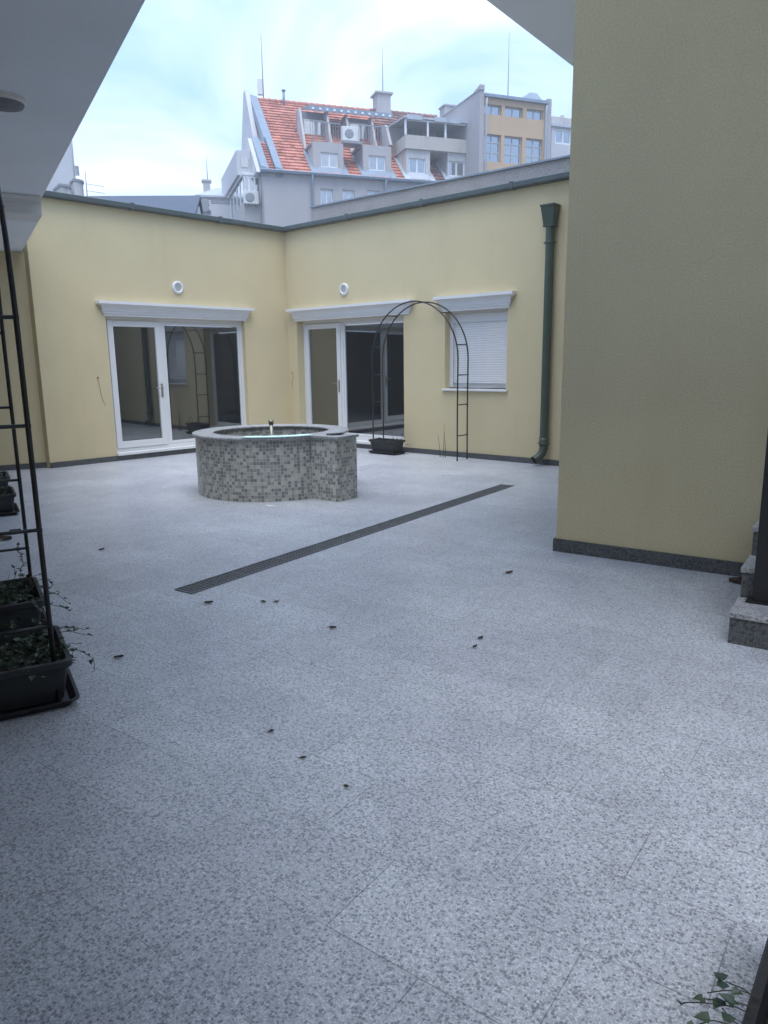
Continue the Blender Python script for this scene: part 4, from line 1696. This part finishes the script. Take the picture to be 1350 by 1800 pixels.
# ---- long slate-grey sheet roof on the left
R0 = at(158, 349, 27)
R1 = at(352, 343.5, 27.5)
F5 = Frame(R0.x, R0.y, math.degrees(math.atan2(R1.x - R0.x, R1.y - R0.y)))
wd_ = (Vector((R1.x, R1.y)) - Vector((R0.x, R0.y))).length
H5 = thing('grey_shed', 'long low building with a plain slate-grey sheet metal roof beyond the left wing', 'building', (R0.x, R0.y, 0), F5.rz)
zz0, zz1 = R0.z, R1.z
b = MB()
b.hexa([(-4, -6.5, 4.2), (wd_, -6.5, 4.2), (wd_, 0, zz1 - .1), (-4, 0, zz0 - .1)], [(-4, -6.5, 4.3), (wd_, -6.5, 4.3), (wd_, 0, zz1), (-4, 0, zz0)])
b.hexa([(-4, .001, zz0 - .1), (wd_, .001, zz1 - .1), (wd_, 6, 4.2), (-4, 6, 4.2)], [(-4, .001, zz0), (wd_, .001, zz1), (wd_, 6, 4.3), (-4, 6, 4.3)])
b.build('roof', M['roof_metal'], H5)
b = MB()
b.extr([(-6.2, 0), (-6.2, 4.2), (0, min(zz0, zz1) - .2), (5.8, 4.2), (5.8, 0)], -3.9, wd_ - .05)
b.build('wall', M['offwhite'], H5)

# ---- small white house between
E6 = at(350, 388, 46)
F6 = Frame(E6.x, E6.y, 78)
H6 = thing('small_white_house', 'small white house with pale sheet roof between grey shed and red-roofed house', 'house', (E6.x, E6.y, 0), F6.rz)


def P6(u, v, w_=0.0):
    return onp(F6, u, v, w_)


x0_, ze6 = P6(352, 346)
x1_ = P6(425, 350)[0]
b = MB()
wz = (P6(375, 364)[1], P6(375, 357)[1])
ws = [(P6(370, 360)[0], P6(379, 360)[0], *wz), (P6(382, 360)[0], P6(391, 360)[0], *wz), (P6(393, 360)[0], P6(403, 360)[0], *wz)]
wall(b, x0_, x1_, 0, ze6, ws, .3)
b.build('wall', M['offwhite'], H6)
for w_ in ws:
    window(H6, *w_, .1, .06, 1)
b = MB()
zr6 = P6(400, 331, 3.5)[1]
b.hexa([(x0_ - .3, -.3, ze6 - .05), (x1_, -.3, ze6 - .05), (x1_, 3.5, zr6 - .1), (x0_ + 1.0, 3.5, zr6 - .1)], [(x0_ - .3, -.3, ze6 + .05), (x1_, -.3, ze6 + .05), (x1_, 3.5, zr6), (x0_ + 1.0, 3.5, zr6)])
b.hexa([(x0_ + 1.0, 3.501, zr6 - .1), (x1_, 3.501, zr6 - .1), (x1_, 7.5, ze6 - .05), (x0_ - .3, 7.5, ze6 - .05)], [(x0_ + 1.0, 3.501, zr6), (x1_, 3.501, zr6), (x1_, 7.5, ze6 + .05), (x0_ - .3, 7.5, ze6 + .05)])
b.build('roof', M['roof_pale'], H6)
for a, b_ in ((363, 320), (409, 318)):
    x_, z_ = P6(a, b_, 3)
    bb = MB()
    bb.box(x_ - .22, x_ + .22, 2.8, 3.3, ze6, z_)
    bb.box(x_ - .3, x_ + .3, 2.72, 3.38, z_, z_ + .1)
    bb.build('chimney', M['old_wall'], H6)
bb = MB()
xa, zb_ = P6(371, 376)
xb, zt_ = P6(400, 366)
bb.box(xa, x1_, -1.0, -.01, zb_ - .8, zt_)
bb.build('balcony', M['offwhite'], H6)
for v_, lab in ((364, 'upper of two small air conditioners stacked on the small white house'), (374, 'lower of two small air conditioners stacked on the small white house')):
    x_, z_ = P6(363, v_)
    q = F6.world(x_, 0, z_)
    ac_unit(lab, (q.x, q.y, q.z), F6.rz, .5, .26, .25)

# ---- pale building at the far left
E7 = at(105, 350, 34)
F7 = Frame(E7.x, E7.y, 55)
H7 = thing('balcony_house', 'pale house with rounded balconies, only a corner showing past the left soffit', 'house', (E7.x, E7.y, 0), F7.rz)


def P7(u, v, w_=0.0):
    return onp(F7, u, v, w_)


xb, zt_ = P7(128, 296)
b = MB()
b.box(-8, xb, 0, 6, 0, zt_ + 1.5)
b.build('wall', M['offwhite'], H7)
x_, z_ = P7(139, 288)
b = MB()
b.box(xb + .001, x_, .8, 6, 0, z_ + 1.2)
b.build('side_wing', M['offwhite'], H7)
w7 = (P7(132, 300, .8)[0], P7(138.5, 300, .8)[0], P7(135, 309, .8)[1], P7(135, 292, .8)[1])
window(H7, *w7, .72, .06, 0, M['dull_frame'])
for (a0_, a1_, t_, bo, dy) in ((106, 131, 327, 360, 1.2), (131, 154, 318, 360, .7)):
    xa, zt_ = P7(a0_, t_, -dy)
    xb2, zb_ = P7(a1_, bo, -dy)
    b = MB()
    rr_ = .5
    po = [(xa, 0 if dy > 1 else .9), (xa, -dy), (xb2 - rr_, -dy)] + [(xb2 - rr_ + rr_ * sin(k * pi / 12), -dy + rr_ - rr_ * cos(k * pi / 12)) for k in range(1, 7)] + [(xb2, 0 if dy > 1 else .9)]
    b.prism(po, zb_ - 4, zt_)
    ob = b.build('balcony', M['old_wall'], H7)
    b = MB()
    po2 = [(p_[0] * 1.0, p_[1] - .04) for p_ in po]
    b.prism([(p_[0] + (.04 if p_[0] > xa else -.04), p_[1] - .04) for p_ in po], zt_ + .001, zt_ + .1)
    b.build('coping', M['rail'], ob)
# TV aerial of that house
q = at(154, 352, 34)
ta = thing('television_aerial', 'small aerial with thin horizontal arms beside the rounded balconies', 'aerial', (q.x, q.y, q.z), F7.rz)
b = MB()
b.tube([(0, 0, 0), (0, 0, 1.2)], .02, 6)
b.build('pole', M['rail'], ta)
b = MB()
z1_, z2_ = at(160, 323, 34).z - q.z, at(160, 335, 34).z - q.z
for z_ in (z1_, z2_):
    b.tube([(0, 0, z_ if z_ < 1.2 else 1.2), (.75, .0, (z_ if z_ < 1.2 else 1.2) - .03)], .012, 5)
b.build('arms', M['rail'], ta)

# ---- masts
q = FH1.world(P1(464, 178, SET)[0], SET + .1, zr_ + .2)
mast('tall thin mast with a small panel at the gable end of the red roof', (q.x, q.y, q.z), P1(463, 58, SET)[1] - zr_ - .2, .035, True)
q = FH1.world(cq.x + .1, SET + .1, zr_ + 1.05)
mast('tall thin mast rising behind the square chimney of the red roof', (q.x, q.y, q.z), P1(671, 84, SET)[1] - zr_ - 1.05, .03)
xm_, zm_ = P3(895, 58, 2)
q = F3.world(xm_, 2, zt3 + .1)
mast('tall thin mast on the roof of the ochre block', (q.x, q.y, q.z), zm_ - zt3 - .1, .03)
xm_, zm_ = P6(360, 274, 3)
q = F6.world(P6(365, 318, 3)[0], 3, P6(365, 318, 3)[1] + .1)
mast('short thin mast on the left chimney of the small white house', (q.x, q.y, q.z), zm_ - q.z, .025)

# ------------------------------------------------------------------ hazy air
b = MB()
b.box(-90, 90, -20, 110, -1.1, 32)
hm = bpy.data.materials.new('haze')
hm.use_nodes = True
ht = hm.node_tree
ht.nodes.clear()
ho = ht.nodes.new('ShaderNodeOutputMaterial')
hv = ht.nodes.new('ShaderNodeVolumePrincipled')
hv.inputs['Color'].default_value = (.95, .97, 1, 1)
hv.inputs['Density'].default_value = .0045
hv.inputs['Anisotropy'].default_value = .2
ht.links.new(hv.outputs[0], ho.inputs['Volume'])
tag(b.build('haze', hm), kind='stuff')
